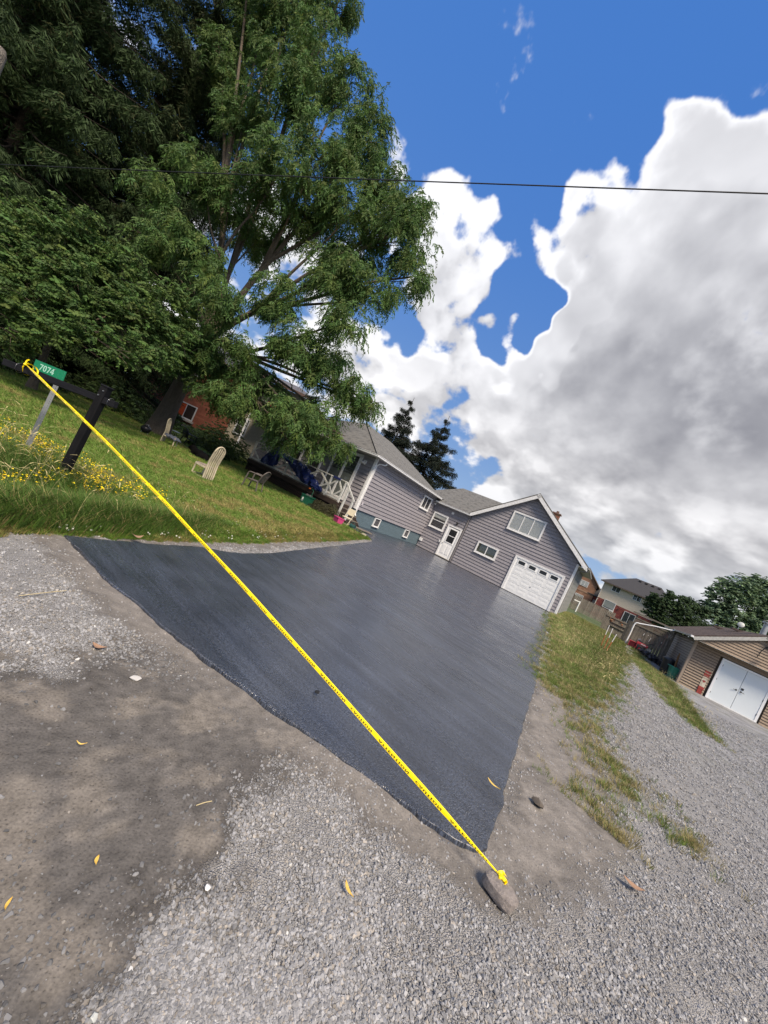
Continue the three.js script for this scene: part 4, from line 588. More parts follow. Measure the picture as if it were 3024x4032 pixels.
// small litter on the ground
{
  const leaf = (l, w, curl) => { const P = [], n = 8, q = (t, s) => V3((t - .5) * l, .008 + curl * (2 * t - 1) ** 2 + Math.abs(s) * .004, s * w / 2 * Math.sin(Math.PI * Math.pow(t, .8)) + .12 * l * Math.sin(t * 3)); for (let i = 0; i < n; i++) for (const s of [-1, 0]) { const a = i / n, b = (i + 1) / n; P.push(q(a, s), q(b, s), q(b, s + 1), q(a, s), q(b, s + 1), q(a, s + 1)); } const g = new THREE.BufferGeometry().setFromPoints(P); g.computeVertexNormals(); return g; };
  const yl = new THREE.MeshStandardMaterial({ color: lin(.75, .52, .12), roughness: .6, side: THREE.DoubleSide, map: grainTex }), br = new THREE.MeshStandardMaterial({ color: lin(.36, .22, .14), roughness: .8, side: THREE.DoubleSide, map: grainTex }), straw = M(lin(.5, .42, .24), .8);
  single('fallen_leaf', 'long yellow leaf on grey gravel at the bottom centre', 'leaf', leaf(.072, .017, .005), yl, [.552, .012, -1.622], -.9);
  single('fallen_leaf', 'small yellow leaf on the dark damp soil at lower left', 'leaf', leaf(.036, .012, .003), yl, [-.407, .01, -1.327], -1.1);
  single('fallen_leaf', 'curled yellow leaf on muddy soil at the left edge', 'leaf', leaf(.038, .009, .006), yl, [-.535, .01, -1.125], -1.2);
  single('fallen_leaf', 'yellow leaf lying on the black asphalt near its right edge', 'leaf', leaf(.11, .022, .008), yl, [1.58, .06, -2.777], -.75);
  single('fallen_leaf', 'curled orange leaf on the muddy ground at far left', 'leaf', leaf(.045, .008, .01), yl, [-.82, .01, -1.72], .3);
  single('fallen_leaf', 'large folded brown leaf on blue grey gravel at right', 'leaf', leaf(.13, .055, .012), br, [2.51, .02, -2.46], -.4);
  single('fallen_leaf', 'small brown leaf on the pale gravel at the left', 'leaf', leaf(.09, .04, .012), br, [-1.29, .015, -2.39], .2);
  single('fallen_leaf', 'brown curled leaf on the lawn edge beside the tape', 'leaf', leaf(.13, .08, .03), br, [-2.49, .06, -4.38], .9);
  single('straw', 'long pale straw stalk lying on the gravel at left', 'straw', tube([[-.14, .012, .045], [-.02, .02, .0], [.14, .014, -.08]], .003, 12, 5), straw, [-1.95, .0, -2.67], .9);
  single('twig', 'thin pale twig on the damp soil beside the light gravel', 'twig', tube([[-.035, .008, .012], [0, .01, .0], [.035, .008, -.01]], .0022, 10, 5), straw, [-.19, 0, -1.72], .5);
  const cg = (seed, s, sy) => { const r = rng(seed), p = []; for (let i = 0; i < 22; i++) p.push(V3(r() - .5, (r() - .5) * sy, r() - .5).normalize().multiplyScalar(s * (.8 + .4 * r())).multiply(V3(1, sy, 1))); return toCreasedNormals(new ConvexGeometry(p), .5); };
  single('clod', 'dark clod of dry earth on the dusty strip right of the asphalt', 'clod', cg(3, .045, .7), M(lin(.1, .085, .07), 1), [2.01, .02, -2.89]);
  single('stone', 'single white stone on the boundary of mud and gravel', 'stone', cg(4, .011, .7), M(lin(.75, .74, .72), .8), [-.01, .012, -1.405]);
  single('stone', 'pale round stone on the mud at the bottom left', 'stone', cg(5, .01, .8), M(lin(.45, .47, .45), .8), [-.14, .012, -1.0]);
  single('stone', 'flat pale stone at the front edge of the gravel heap at left', 'stone', cg(6, .03, .35), M(lin(.55, .53, .5), .9), [-.95, .012, -2.28]);
  single('tar_lump', 'small black lump of asphalt on the driveway', 'lump', cg(7, .022, .6), M(lin(.012, .012, .012), .6), [.12, .05, -2.95]);
}
// ---------- to the right: the brown garage, its yard, the fences and the houses beyond
const GP = [18.98, -.4, -19.48];
const gWorld = (x, z) => [GP[0] + x * HC - z * HS, GP[2] + x * HS + z * HC];
const tan_ = [0, 1, 2].map((i) => M(lin(.31 + .012 * i, .235 + .01 * i, .17 + .008 * i), .6, { map: grainTex })), tanDark = M(lin(.05, .04, .032), .9), greySide = [0, 1].map((i) => M(lin(.2 + .012 * i, .185 + .012 * i, .17 + .01 * i), .65, { map: grainTex }));
const brownRoof = M(lin(.105, .075, .065), .95, shingleTex), galv = M(lin(.45, .46, .47), .4, { metalness: .6, map: grainTex });
{
  const G = thing('garage', 'tan clapboard garage with brown shingle roof and white double doors at the right edge', 'garage', GP, -psi);
  const w = part('wall', [box(4.5, 2.55, 7.9, 1.02, 1.22, -3.97)], tanDark, G);
  sidings(w, 0, 2.5, .14, () => [-1.13, -.1], tan_, .06, .84); sidings(w, 2.24, 2.5, .14, () => [-.1, 2.15], tan_, .045); sidings(w, 0, 2.5, .14, () => [2.15, 3.2], tan_, .045, .84);
  const gb = part('gable', prism([[-1.22, 2.5], [3.26, 2.5], [1.02, 3.9]], .5, .0), tanDark, G); gb.position.z = .04;
  const gs = new THREE.Group(); gs.name = 'gable_wall'; gs.position.z = .54; G.add(gs);
  sidings(gs, 2.5, 3.86, .14, (y) => [Math.max(-1.2, 1.02 - (3.98 - y) / .6), Math.min(3.24, 1.02 + (3.98 - y) / .6)], tan_, .045);
  const ls = new THREE.Group(); ls.name = 'wall'; ls.rotation.y = -Math.PI / 2; ls.position.x = -1.23; G.add(ls);
  sidings(ls, 0, 2.5, .14, () => [-7.9, -.06], greySide, .04, .84);
  part('corner_trim', [box(.11, 2.5, .03, -1.19, 1.25, .02), box(.03, 2.5, .11, -1.245, 1.25, -.04)], M(lin(.33, .26, .2), .6), G);
  const R = part('roof', [slab([[-1.56, 2.62, .72], [1.02, 4.12, .72], [1.02, 4.12, -8], [-1.56, 2.62, -8]], .06), slab([[1.02, 4.12, .72], [3.6, 2.62, .72], [3.6, 2.62, -8], [1.02, 4.12, -8]], .06)], brownRoof, G);
  const rk = (a, b) => { const L = Math.hypot(b[0] - a[0], b[1] - a[1]), nx = (b[1] - a[1]) / L, ny = -(b[0] - a[0]) / L, s = ny > 0 ? -1 : 1; const q = (p, t) => [p[0] + nx * t * s, p[1] + ny * t * s]; return prism([q(a, .05), q(b, .05), q(b, .23), q(a, .23)], .03, .69); };
  const fas = M(lin(.5, .5, .47), .6, { map: grainTex });
  part('fascia', [rk([-1.56, 2.62], [1.02, 4.12]), rk([1.02, 4.12], [3.6, 2.62])], fas, R);
  part('soffit', box(4.5, .015, .62, 1.02, 2.485, .36), fas, R);
  part('gutter', [...gutter([-1.6, 2.56, .7], [-1.6, 2.56, -7.9], .1)], fas, R);
  part('gutter_end', rbox(.13, .1, .06, .015, -1.58, 2.56, .73), white, R);
  part('roof_vent', box(.5, .1, .4, .35, 3.82, -4.9), M(lin(.07, .05, .045), .8), R);
  part('roof_vent', box(.5, .1, .4, .62, 3.98, -2.6), M(lin(.07, .05, .045), .8), R);
  const dish = new THREE.SphereGeometry(.27, 24, 8, 0, 6.3, 0, .62).translate(0, -.27, 0).rotateX(1.3).rotateY(-.25).translate(.8, 4.4, -3.1);
  part('satellite_dish', [dish, rod([.78, 4.05, -3.2], [.78, 4.4, -3.2], .02)], new THREE.MeshStandardMaterial({ color: lin(.5, .52, .5), roughness: .5, side: THREE.DoubleSide }), R);
  part('flue', [rod([1.1, 3.9, -.6], [1.1, 4.75, -.6], .12, .12, 16), rod([1.1, 4.72, -.6], [1.1, 4.8, -.6], .2, .2, 16), rod([1.1, 4.86, -.6], [1.1, 4.9, -.6], .22, .06, 16)], galv, R);
  const d = part('door_frame', [box(.1, 2.2, .08, .05, 1.1, .05), box(.1, 2.2, .08, 2.0, 1.1, .05), box(1.85, .1, .08, 1.025, 2.15, .05), box(2.05, .06, .1, 1.025, .03, .05)], M(lin(.78, .8, .82), .45), G);
  const dw = M(lin(.66, .72, .76), .5, { bumpMap: bumpFine, bumpScale: .001 });
  for (const s of [0, 1]) { const l = part('door', rbox(.915, 2.03, .05, .006, .56 + s * .93, 1.08, .045), dw, G); const hx = 1.025 + (s ? .09 : -.09); part('handle', [rbox(.06, .07, .03, .008, hx, 1.02, .085), bar([hx, 1.02, .12], [hx + (s ? .13 : -.13), 1.0, .12], .018, .02, .006)], blackMetal, l); for (const y of [.35, 1.1, 1.85]) part('hinge', rbox(.025, .1, .02, .005, s ? 1.945 : .105, y, .08), blackMetal, l); if (s) part('deadbolt', rbox(.1, .1, .03, .01, 1.13, 1.17, .085), blackMetal, l); }
  part('barn_lamp', [rod([1.12, 3.52, .57], [1.12, 3.52, .6], .06, .06, 14), tube([[1.12, 3.52, .6], [1.15, 3.62, .75], [1.28, 3.6, .88], [1.32, 3.42, .9], [1.31, 3.3, .9]], .012, 20, 7), new THREE.CylinderGeometry(.03, .13, .15, 16, 1, true).translate(1.31, 3.22, .9), new THREE.CylinderGeometry(.035, .035, .08, 12).translate(1.31, 3.31, .9)], new THREE.MeshStandardMaterial({ color: lin(.02, .018, .018), roughness: .45, side: THREE.DoubleSide }), G);
  part('cable', tube([[1.1, 3.5, .585], [1.02, 3.3, .585], [.98, 3.05, .58], [.95, 2.9, .58]], .012, 12, 5), blackMetal, G);
  // a painted board leaning on the wall: two red bands and a red leaf on white
  const b = thing('painted_board', 'red and white painted flag board with a red maple leaf, leaning on the tan garage', 'board', [...gWorld(-.275, .07).slice(0, 1), -.4, gWorld(-.275, .07)[1]], -psi);
  const bt = M(lin(.36, .055, .045), .8, { map: woodTexV }), bw = M(lin(.66, .62, .52), .8, { map: woodTexV });
  const ln = (g) => g.rotateX(-.04);
  part('lower_board', ln(rbox(.2, .24, .025, .004, 0, .12, .0)), bt, b); part('lower_batten', ln(rbox(.23, .15, .03, .004, 0, .315, .012)), bt, b); part('white_panel', ln(rbox(.21, .55, .025, .004, 0, .665, 0)), bw, b); part('upper_board', ln(rbox(.24, .36, .03, .004, 0, 1.12, .008)), bt, b);
  const lf = new THREE.Shape(), half = [[0, .085], [.012, .055], [.03, .062], [.026, .03], [.048, .05], [.052, .036], [.075, .038], [.066, .018], [.074, .008], [.036, -.022], [.04, -.038], [.006, -.032], [.005, -.07]];
  half.forEach(([x, y], i) => i ? lf.lineTo(x, y) : lf.moveTo(x, y)); half.slice().reverse().forEach(([x, y]) => lf.lineTo(-x, y)); lf.closePath();
  part('maple_leaf', new THREE.ExtrudeGeometry(lf, { depth: .004, bevelEnabled: false }).translate(0, .675, .0).rotateX(-.04).translate(0, 0, .0135), bt, b);
  // the yard between garage and fence
  const at = (x, z, y) => { const [X, Z] = gWorld(x, z); return [X, y ?? gh(X, Z), Z]; };
  const greenP = M(lin(.015, .17, .115), .45), blackP = M(lin(.018, .02, .024), .5);
  const gbin = thing('wheelie_bin', 'green plastic bin with carry handles standing at the tan garage corner', 'bin', at(-1.42, -.62), -psi + .1);
  part('body', (() => { const g = new THREE.CylinderGeometry(.27, .2, .62, 20, 6); const p = g.attributes.position; for (let i = 0; i < p.count; i++) { const a = Math.atan2(p.getZ(i), p.getX(i)), k = 1 + .12 * Math.cos(4 * a + Math.PI); p.setX(i, p.getX(i) * k); p.setZ(i, p.getZ(i) * k); } g.computeVertexNormals(); return g.translate(0, .31, 0); })(), greenP, gbin);
  part('rim', new THREE.TorusGeometry(.275, .022, 8, 28).rotateX(Math.PI / 2).translate(0, .62, 0), M(lin(.03, .25, .18), .4), gbin);
  for (const s of [-1, 1]) part('handle', tube([[s * .27, .6, -.09], [s * .33, .62, -.06], [s * .33, .62, .06], [s * .27, .6, .09]], .016, 14, 6), M(lin(.03, .25, .18), .4), gbin);
  const bb = thing('black_bin', 'tall black plastic bin with a domed lid behind the green bin', 'bin', at(-1.66, -1.3), -psi);
  part('body', new THREE.CylinderGeometry(.3, .24, .78, 20).translate(0, .39, 0), blackP, bb); part('lid', new THREE.SphereGeometry(.33, 22, 8, 0, 6.3, 0, 1.57).scale(1, .55, 1).translate(0, .78, 0), blackP, bb);
  for (let i = 0; i < 4; i++) single('wooden_stake', ['rough brown wooden stake leaning on the grey garage side, leftmost of four', 'rough brown wooden stake leaning on the garage, second from the left', 'rough brown wooden stake leaning on the garage, third from the left', 'rough brown wooden stake leaning on the garage, nearest its corner'][i], 'stake', bar([(i - 1.5) * .065, 0, .02 * i], [(i - 1.5) * .055 - .02, 1.25 + .09 * (i % 3), -.12], .045, .05, .006), M(lin(.26, .15, .07), .9, { map: woodTexV }), at(-1.34, -.85 - .02 * i), -psi + 1.2);
  // black refuse bags and boxes along the fence
  const bagM = M(lin(.014, .015, .019), .28), bag = (seed, sx, sy, sz) => { const g = new THREE.IcosahedronGeometry(1, 4), p = g.attributes.position, v = V3(); for (let i = 0; i < p.count; i++) { v.fromBufferAttribute(p, i); const k = 1 + .22 * n3(v.x * 1.7 + seed, v.y * 1.7, v.z * 1.7) + .1 * Math.abs(n3(v.x * 5, v.y * 5 + seed, v.z * 5)); p.setXYZ(i, v.x * k * sx, Math.max(-.55, v.y * k) * sy, v.z * k * sz); } g.computeVertexNormals(); return mergeVertices(g).translate(0, .5 * sy, 0); };
  [['crumpled black refuse bag lying below the red machine', 'far'], ['crumpled black refuse bag in the middle of the row along the board fence'], ['large crumpled black refuse bag at the near end of the row, beside the blue tub']].forEach(([l], i) => single('refuse_bag', l, 'bag', bag(i * 3 + 1, .42, .22 + .03 * i, .3), bagM, at(-2.55 + i * .5, -3.75 + i * .25), -psi + i));
  single('storage_box', 'black plastic box standing against the fence end behind the white bottle', 'box', [rbox(.3, .42, .3, .02, 0, .21, 0), rbox(.33, .04, .33, .012, 0, .43, 0)], blackP, at(-1.5, -3.3), -psi);
  single('tub', 'small bright blue plastic tub by the black bags', 'tub', new THREE.LatheGeometry([[0, 0], [.11, 0], [.15, .2], [.165, .2], [.165, .215], [.13, .215], [.1, .03], [0, .03]].map((p) => new THREE.Vector2(...p)), 20), M(lin(.03, .06, .36), .4), at(-1.5, -2.65), -psi);
  single('bottle', 'white plastic bottle leaning above the blue tub', 'bottle', new THREE.LatheGeometry([[0, 0], [.05, 0], [.05, .22], [.022, .28], [.022, .31], [.028, .31], [.028, .34], [0, .34]].map((p) => new THREE.Vector2(...p)), 16).rotateZ(-.25), M(lin(.75, .76, .76), .4), at(-1.42, -2.75, -.18), -psi);
  // a red snow thrower in front of the board fence
  const red = M(lin(.42, .03, .045), .4), m = thing('snow_thrower', 'red and black snow thrower parked against the weathered board fence', 'snow thrower', at(-2.95, -3.9), -psi);
  part('auger_housing', [rbox(.42, .36, .03, .01, -.33, .28, -.12), rbox(.03, .36, .34, .01, -.53, .28, .05), rbox(.03, .36, .34, .01, -.13, .28, .05), rbox(.42, .03, .3, .01, -.33, .45, .0)], red, m);
  part('engine_cover', [rbox(.62, .16, .36, .03, .14, .5, 0, 0, 0, -.05), rbox(.26, .16, .3, .03, .36, .2, .02)], red, m);
  part('cover_strip', rbox(.3, .05, .02, .004, .2, .51, .185), M(lin(.65, .62, .62), .5), m);
  part('engine', [rbox(.5, .22, .3, .03, .08, .32, .05), rbox(.24, .14, .2, .03, .0, .62, 0)], blackP, m);
  for (const s of [-1, 1]) { const wl = part('wheel', new THREE.TorusGeometry(.14, .055, 10, 22).translate(.1, .19, s * .2), blackP, m); part('rim', rod([.1, .19, s * .2 - .03], [.1, .19, s * .2 + .03], .09, .09, 14), red, wl); }
  part('chute', [tube([[-.1, .5, 0], [-.12, .68, 0], [-.02, .76, .05]], .06, 12, 10)], M(lin(.3, .3, .32), .5), m);
  part('handlebar', [tube([[.3, .5, -.18], [.5, .72, -.2], [.72, .82, -.2]], .014, 12, 6), tube([[.3, .5, .18], [.5, .72, .2], [.72, .82, .2]], .014, 12, 6), tube([[.72, .82, -.2], [.74, .82, 0], [.72, .82, .2]], .014, 10, 6)], blackP, m);
  single('panel', 'pale grey board leaning on the fence right of the red machine', 'board', rbox(.28, .5, .02, .004, 0, .25, 0, -.2), M(lin(.42, .41, .38), .8, { map: grainTex }), at(-2.38, -3.95), -psi);
  // weathered board fence with lattice on top, joined to the garage
  const grey = [0, 1, 2, 3].map((i) => M(lin(.165 + .02 * i, .152 + .018 * i, .132 + .015 * i), .95, { map: woodTexV, bumpMap: woodTexV, bumpScale: .006 })), greyH = M(lin(.19, .175, .15), .95, { map: woodTex, bumpMap: woodTex, bumpScale: .005 });
  const F = thing('board_fence', 'weathered grey board fence with lattice top beside the tan garage', 'fence', at(-3.62, -4.4, -.12), -psi);
  for (let i = 0; i < 13; i++) part('board', rbox(.145, 1.62 + .02 * ((i * 7) % 3), .022, .003, .1 + i * .162, .77, .01 * ((i * 5) % 2)), grey[(i * 7) % 4], F);
  part('rail', bar([0, 1.6, .04], [2.15, 1.6, .04], .04, .1), greyH, F); part('rail', bar([0, 2.0, .04], [2.15, 2.0, .04], .04, .07), greyH, F); part('rail', bar([-.3, 2.28, .06], [3.0, 2.34, .06], .14, .09), greyH, F);
  for (const x of [-.02, 2.14]) part('post', box(.1, 2.3, .1, x, 1.05, -.02), grey[1], F);
  for (let i = 0; i < 22; i++) { const x = -.2 + i * .11; for (const s of [0, 1]) { const a = Math.max(0, x), b = Math.min(2.12, x + .36); if (b - a < .05) continue; const y = (q) => 1.64 + (q - x) * (.34 / .36); part('lattice_strip', s ? bar([a, 3.62 - y(a), .03], [b, 3.62 - y(b), .03], .006, .03) : bar([a, y(a), .038], [b, y(b), .038], .006, .03), greyH, F); } }
  for (const [x, y, h] of [[.72, 1.2, .16], [.95, 1.26, .05], [1.12, 1.05, .3], [1.72, 1.2, .1]]) part('paper_scrap', box(.03, h, .004, x, y, .03, 0, 0, -.1), M(lin(.7, .7, .7), .8), F);
  const wp = thing('drain_pipe', 'white drain pipe running along the fence top and down to the grass', 'pipe', at(-3.62, -4.1, -.1), -psi);
  part('pipe', [tube([[0, 0, 0], [.02, .8, 0], [.03, 1.56, 0], [.1, 1.68, 0], [.22, 1.7, 0], [1.1, 1.98, .05], [1.85, 2.16, .1], [1.98, 2.22, .1], [2.0, 2.32, .1]], .042, 60, 10)], M(lin(.8, .82, .84), .4), wp);
  // stakes with reflective tops
  const or = M(lin(.5, .09, .035), .55), wt = M(lin(.72, .7, .68), .5);
  [[10.31, -15, 10.41, .84, 'slim orange marker stake with a white top, rightmost of three by the verge'], [10.22, -15.02, 10.19, .98, 'slim orange marker stake with a white top, middle one of three by the verge'], [10.45, -15.6, 10.4, 1.02, 'slim orange marker stake with a white top, leftmost and farthest of three']].forEach(([x, z, x2, y2, l], i) => {
    const y0 = gh(x, z) - .02, s = thing('marker_stake', l, 'stake', [x, y0, z]); part('rod', rod([0, 0, 0], [(x2 - x) * .62, (y2 - y0) * .62, 0], .011), or, s); part('reflector', rod([(x2 - x) * .62, (y2 - y0) * .62, 0], [x2 - x, y2 - y0, 0], .014), wt, s);
  });
  // the older fences beyond the weeds
  const F2 = thing('board_fence', 'old dark board fence with shelf and orange flowers, left of the lattice fence', 'fence', [20.3, gh(20.3, -31.3), -31.3], -.38);
  for (let i = 0; i < 20; i++) part('board', box(.135, 1.45 + .06 * Math.sin(i * 2.3), .025, i * .15, .72, .012 * (i % 2)), grey[(i * 5 + 1) % 4], F2);
  part('rail', bar([.5, 1.02, .06], [2.2, 1.0, .06], .12, .05), greyH, F2); part('rail', bar([.5, .72, .06], [2.2, .7, .06], .12, .05), greyH, F2); part('rail', bar([0, 1.35, .05], [3, 1.38, .05], .05, .08), greyH, F2);
  const F3 = thing('picket_fence', 'grey picket fence in the distance behind tall weeds, beyond the garage wall', 'fence', [22.6, gh(22.6, -41), -41], -.15);
  for (let i = 0; i < 26; i++) part('picket', [box(.14, 1.5, .02, i * .175, .75, 0), box(.1, .06, .02, i * .175, 1.52, 0)], grey[(i * 3) % 4], F3);
  part('rail', bar([0, 1.1, -.03], [4.5, 1.1, -.03], .04, .09), greyH, F3);
  const F4 = thing('board_fence', 'tall dark fence section with a post, between the shelf fence and the lattice fence', 'fence', [19.6, -.2, -27.6], -.9);
  for (let i = 0; i < 9; i++) part('board', box(.14, 1.75, .025, i * .15, .85, .01 * (i % 2)), grey[(i * 5) % 3], F4); part('post', box(.12, 2.1, .12, 1.4, 1.0, 0), M(lin(.06, .05, .04), .9), F4);
  single('gate_post', 'white painted post and cross piece at the far fence end', 'post', [box(.09, 1.15, .09, 0, .6, 0), box(.6, .09, .06, -.3, 1.1, 0)], M(lin(.75, .76, .76), .5), [21.65, gh(21.6, -38), -38], 0);
  const fl = rng(61), fp = []; for (let i = 0; i < 40; i++) leafQuad(fp, V3(fl() - .5, (fl() - .5) * .35, (fl() - .5) * .4), V3(fl() - .5, fl() - .3, fl() - .5).normalize(), .12, .1, fl);
  const pot = (l, p) => { const o = thing('flower_pot', l, 'flowers', p); part('pot', new THREE.CylinderGeometry(.14, .1, .18, 14).translate(0, .1, 0), M(lin(.2, .1, .06), .8), o); part('blooms', fromPts(fp).scale(.7, .7, .7).translate(0, .3, 0), new THREE.MeshStandardMaterial({ color: lin(.55, .2, .05), roughness: .8, side: THREE.DoubleSide }), o); };
  pot('pot of orange flowers on the left end of the fence shelf', [20.75, .72, -31.15]); pot('pot of orange flowers in the middle of the fence shelf', [21.5, .72, -30.9]);
}
// ---------- houses beyond
{
  const cream = M(lin(.62, .55, .46), .85, { map: grainTex }), redBrick = M(lin(.2, .05, .042), .9, { map: grainTex }), brownBrick = M(lin(.25, .14, .09), .9, { map: grainTex }), dRoof = M(lin(.05, .05, .055), .95, { map: grainTex }), pn = M(lin(.16, .2, .2), .08);
  const win = (P, x, y, w, h, n = 1, m = pn) => window_(P, x, y, w, h, { frame: .07, bars: n > 1 ? Array.from({ length: n - 1 }, (_, i) => (i + 1) / n) : [], inside: M(lin(.05, .06, .06), .8), blind: n === 2 ? .0 : .9, sill: false });
  const rows = (wall, x0, x1, y0, y1, z, mats, r = rng(9)) => { const gs = mats.map(() => []); for (let y = y0, k = 0; y < y1 - .05; y += .21, k++) for (let x = x0 + (k % 2) * .2; x < x1 - .1; x += .42) gs[Math.floor(r() * mats.length)].push(box(Math.min(.41, x1 - x), .2, .03, x + .2, y + .1, z)); gs.forEach((g, i) => { const o = part('brick_course', g, mats[i], wall); o.userData.kind = 'stuff'; }); };
  const H2 = thing('house', 'two storey house of cream stucco over red brick with dark hip roof', 'house', [37.6, -.4, -62], -Math.atan2(.7, .713));
  const w = part('wall', [box(9.6, 3.1, 8, 4.8, 4.4, -4)], cream, H2), b = part('wall', [box(9.56, 3.3, 7.96, 4.8, 1.5, -4)], redBrick, H2);
  rows(b, 0, 9.5, 0, 3.1, 0, [M(lin(.2, .05, .042), .9), M(lin(.23, .065, .05), .9), M(lin(.17, .042, .04), .9)]);
  const R = part('roof', [slab([[-.5, 5.95, .5], [10.1, 5.95, .5], [6.6, 8.6, -4], [3, 8.6, -4]], .15), slab([[-.5, 5.95, .5], [3, 8.6, -4], [-.5, 5.95, -8.5]], .15), slab([[10.1, 5.95, .5], [10.1, 5.95, -8.5], [6.6, 8.6, -4]], .15), slab([[3, 8.6, -4], [6.6, 8.6, -4], [10.1, 5.95, -8.5], [-.5, 5.95, -8.5]], .15)], dRoof, H2);
  part('gutter', bar([-.5, 5.85, .5], [10.1, 5.85, .5], .14, .14), M(lin(.12, .09, .075), .6), R); for (const x of [3.8, 4.7, 5.6, 6.5]) part('roof_vent', box(.35, .16, .35, x, 8.3, -3.3), M(lin(.03, .03, .03), .8), R);
  part('downspout', [box(.09, 2.8, .09, .05, 4.5, .06), box(.08, 2.7, .08, .05, 1.6, .06)], M(lin(.6, .58, .54), .5), H2);
  win(H2, 1.3, 4.95, 1.25, 1.1, 2); win(H2, 4.33, 4.95, 1.2, 1.1, 2); win(H2, 7.4, 4.95, 1.2, 1.1, 2); win(H2, 1.1, 2.0, 1.7, 1.3, 1); const pd = win(H2, 4.2, .35, 1.6, 2.5, 2); part('wall_lamp', rbox(.12, .25, .12, .02, 3.3, 2.6, .08), blackMetal, H2);
  single('air_conditioner', 'white window air conditioner under the ground floor window of the cream house', 'air conditioner', [rbox(.6, .4, .4, .03, 0, 0, 0)], M(lin(.6, .62, .62), .5), [39.3, 1.45, -60.1], -.78);
  const H3 = thing('house', 'brown brick house with a steep gable and white framed windows, partly behind the garage corner', 'house', [36.5, -.4, -71], -.5);
  const w3 = part('wall', [prism([[0, 0], [4.9, 0], [4.9, 4.9], [2.6, 7.2], [0, 5.2]], 7, -7)], brownBrick, H3);
  rows(w3, 0, 4.9, .2, 4.8, 0, [M(lin(.25, .14, .09), .9), M(lin(.28, .165, .11), .9), M(lin(.22, .12, .08), .9)]);
  part('roof', [slab([[2.6, 7.5, .35], [5.5, 4.7, .35], [5.5, 4.7, -7.2], [2.6, 7.5, -7.2]], .15), slab([[2.6, 7.5, .35], [2.6, 7.5, -7.2], [-.5, 5, -7.2], [-.5, 5, .35]], .15)], M(lin(.2, .15, .12), .9), H3);
  win(H3, 1.7, 3.95, 1.8, 1.0, 3); part('stone_band', box(4.9, .25, .08, 2.45, 3.1, .03), M(lin(.3, .2, .14), .9), H3); win(H3, 2.2, .6, 1.4, 1.7, 1);
  const H4 = thing('garage', 'low red brick garage with a dark roof joining the two far houses', 'garage', [40.3, -.4, -69.2], -.55);
  part('wall', box(4.4, 3.2, 5, 2.2, 1.6, -2.5), redBrick, H4); part('garage_door', [box(1.6, 2.2, .06, 1.75, 1.4, .03), ...[.4, .95, 1.5, 2.05].map((y) => box(1.5, .03, .05, 1.75, y + .3, .05))], M(lin(.26, .23, .2), .7), H4);
  part('roof', [slab([[-.3, 3.2, .4], [4.7, 3.2, .4], [4.7, 4.9, -2.5], [-.3, 4.9, -2.5]], .12), slab([[-.3, 4.9, -2.5], [4.7, 4.9, -2.5], [4.7, 3.2, -5.4], [-.3, 3.2, -5.4]], .12)], dRoof, H4);
}
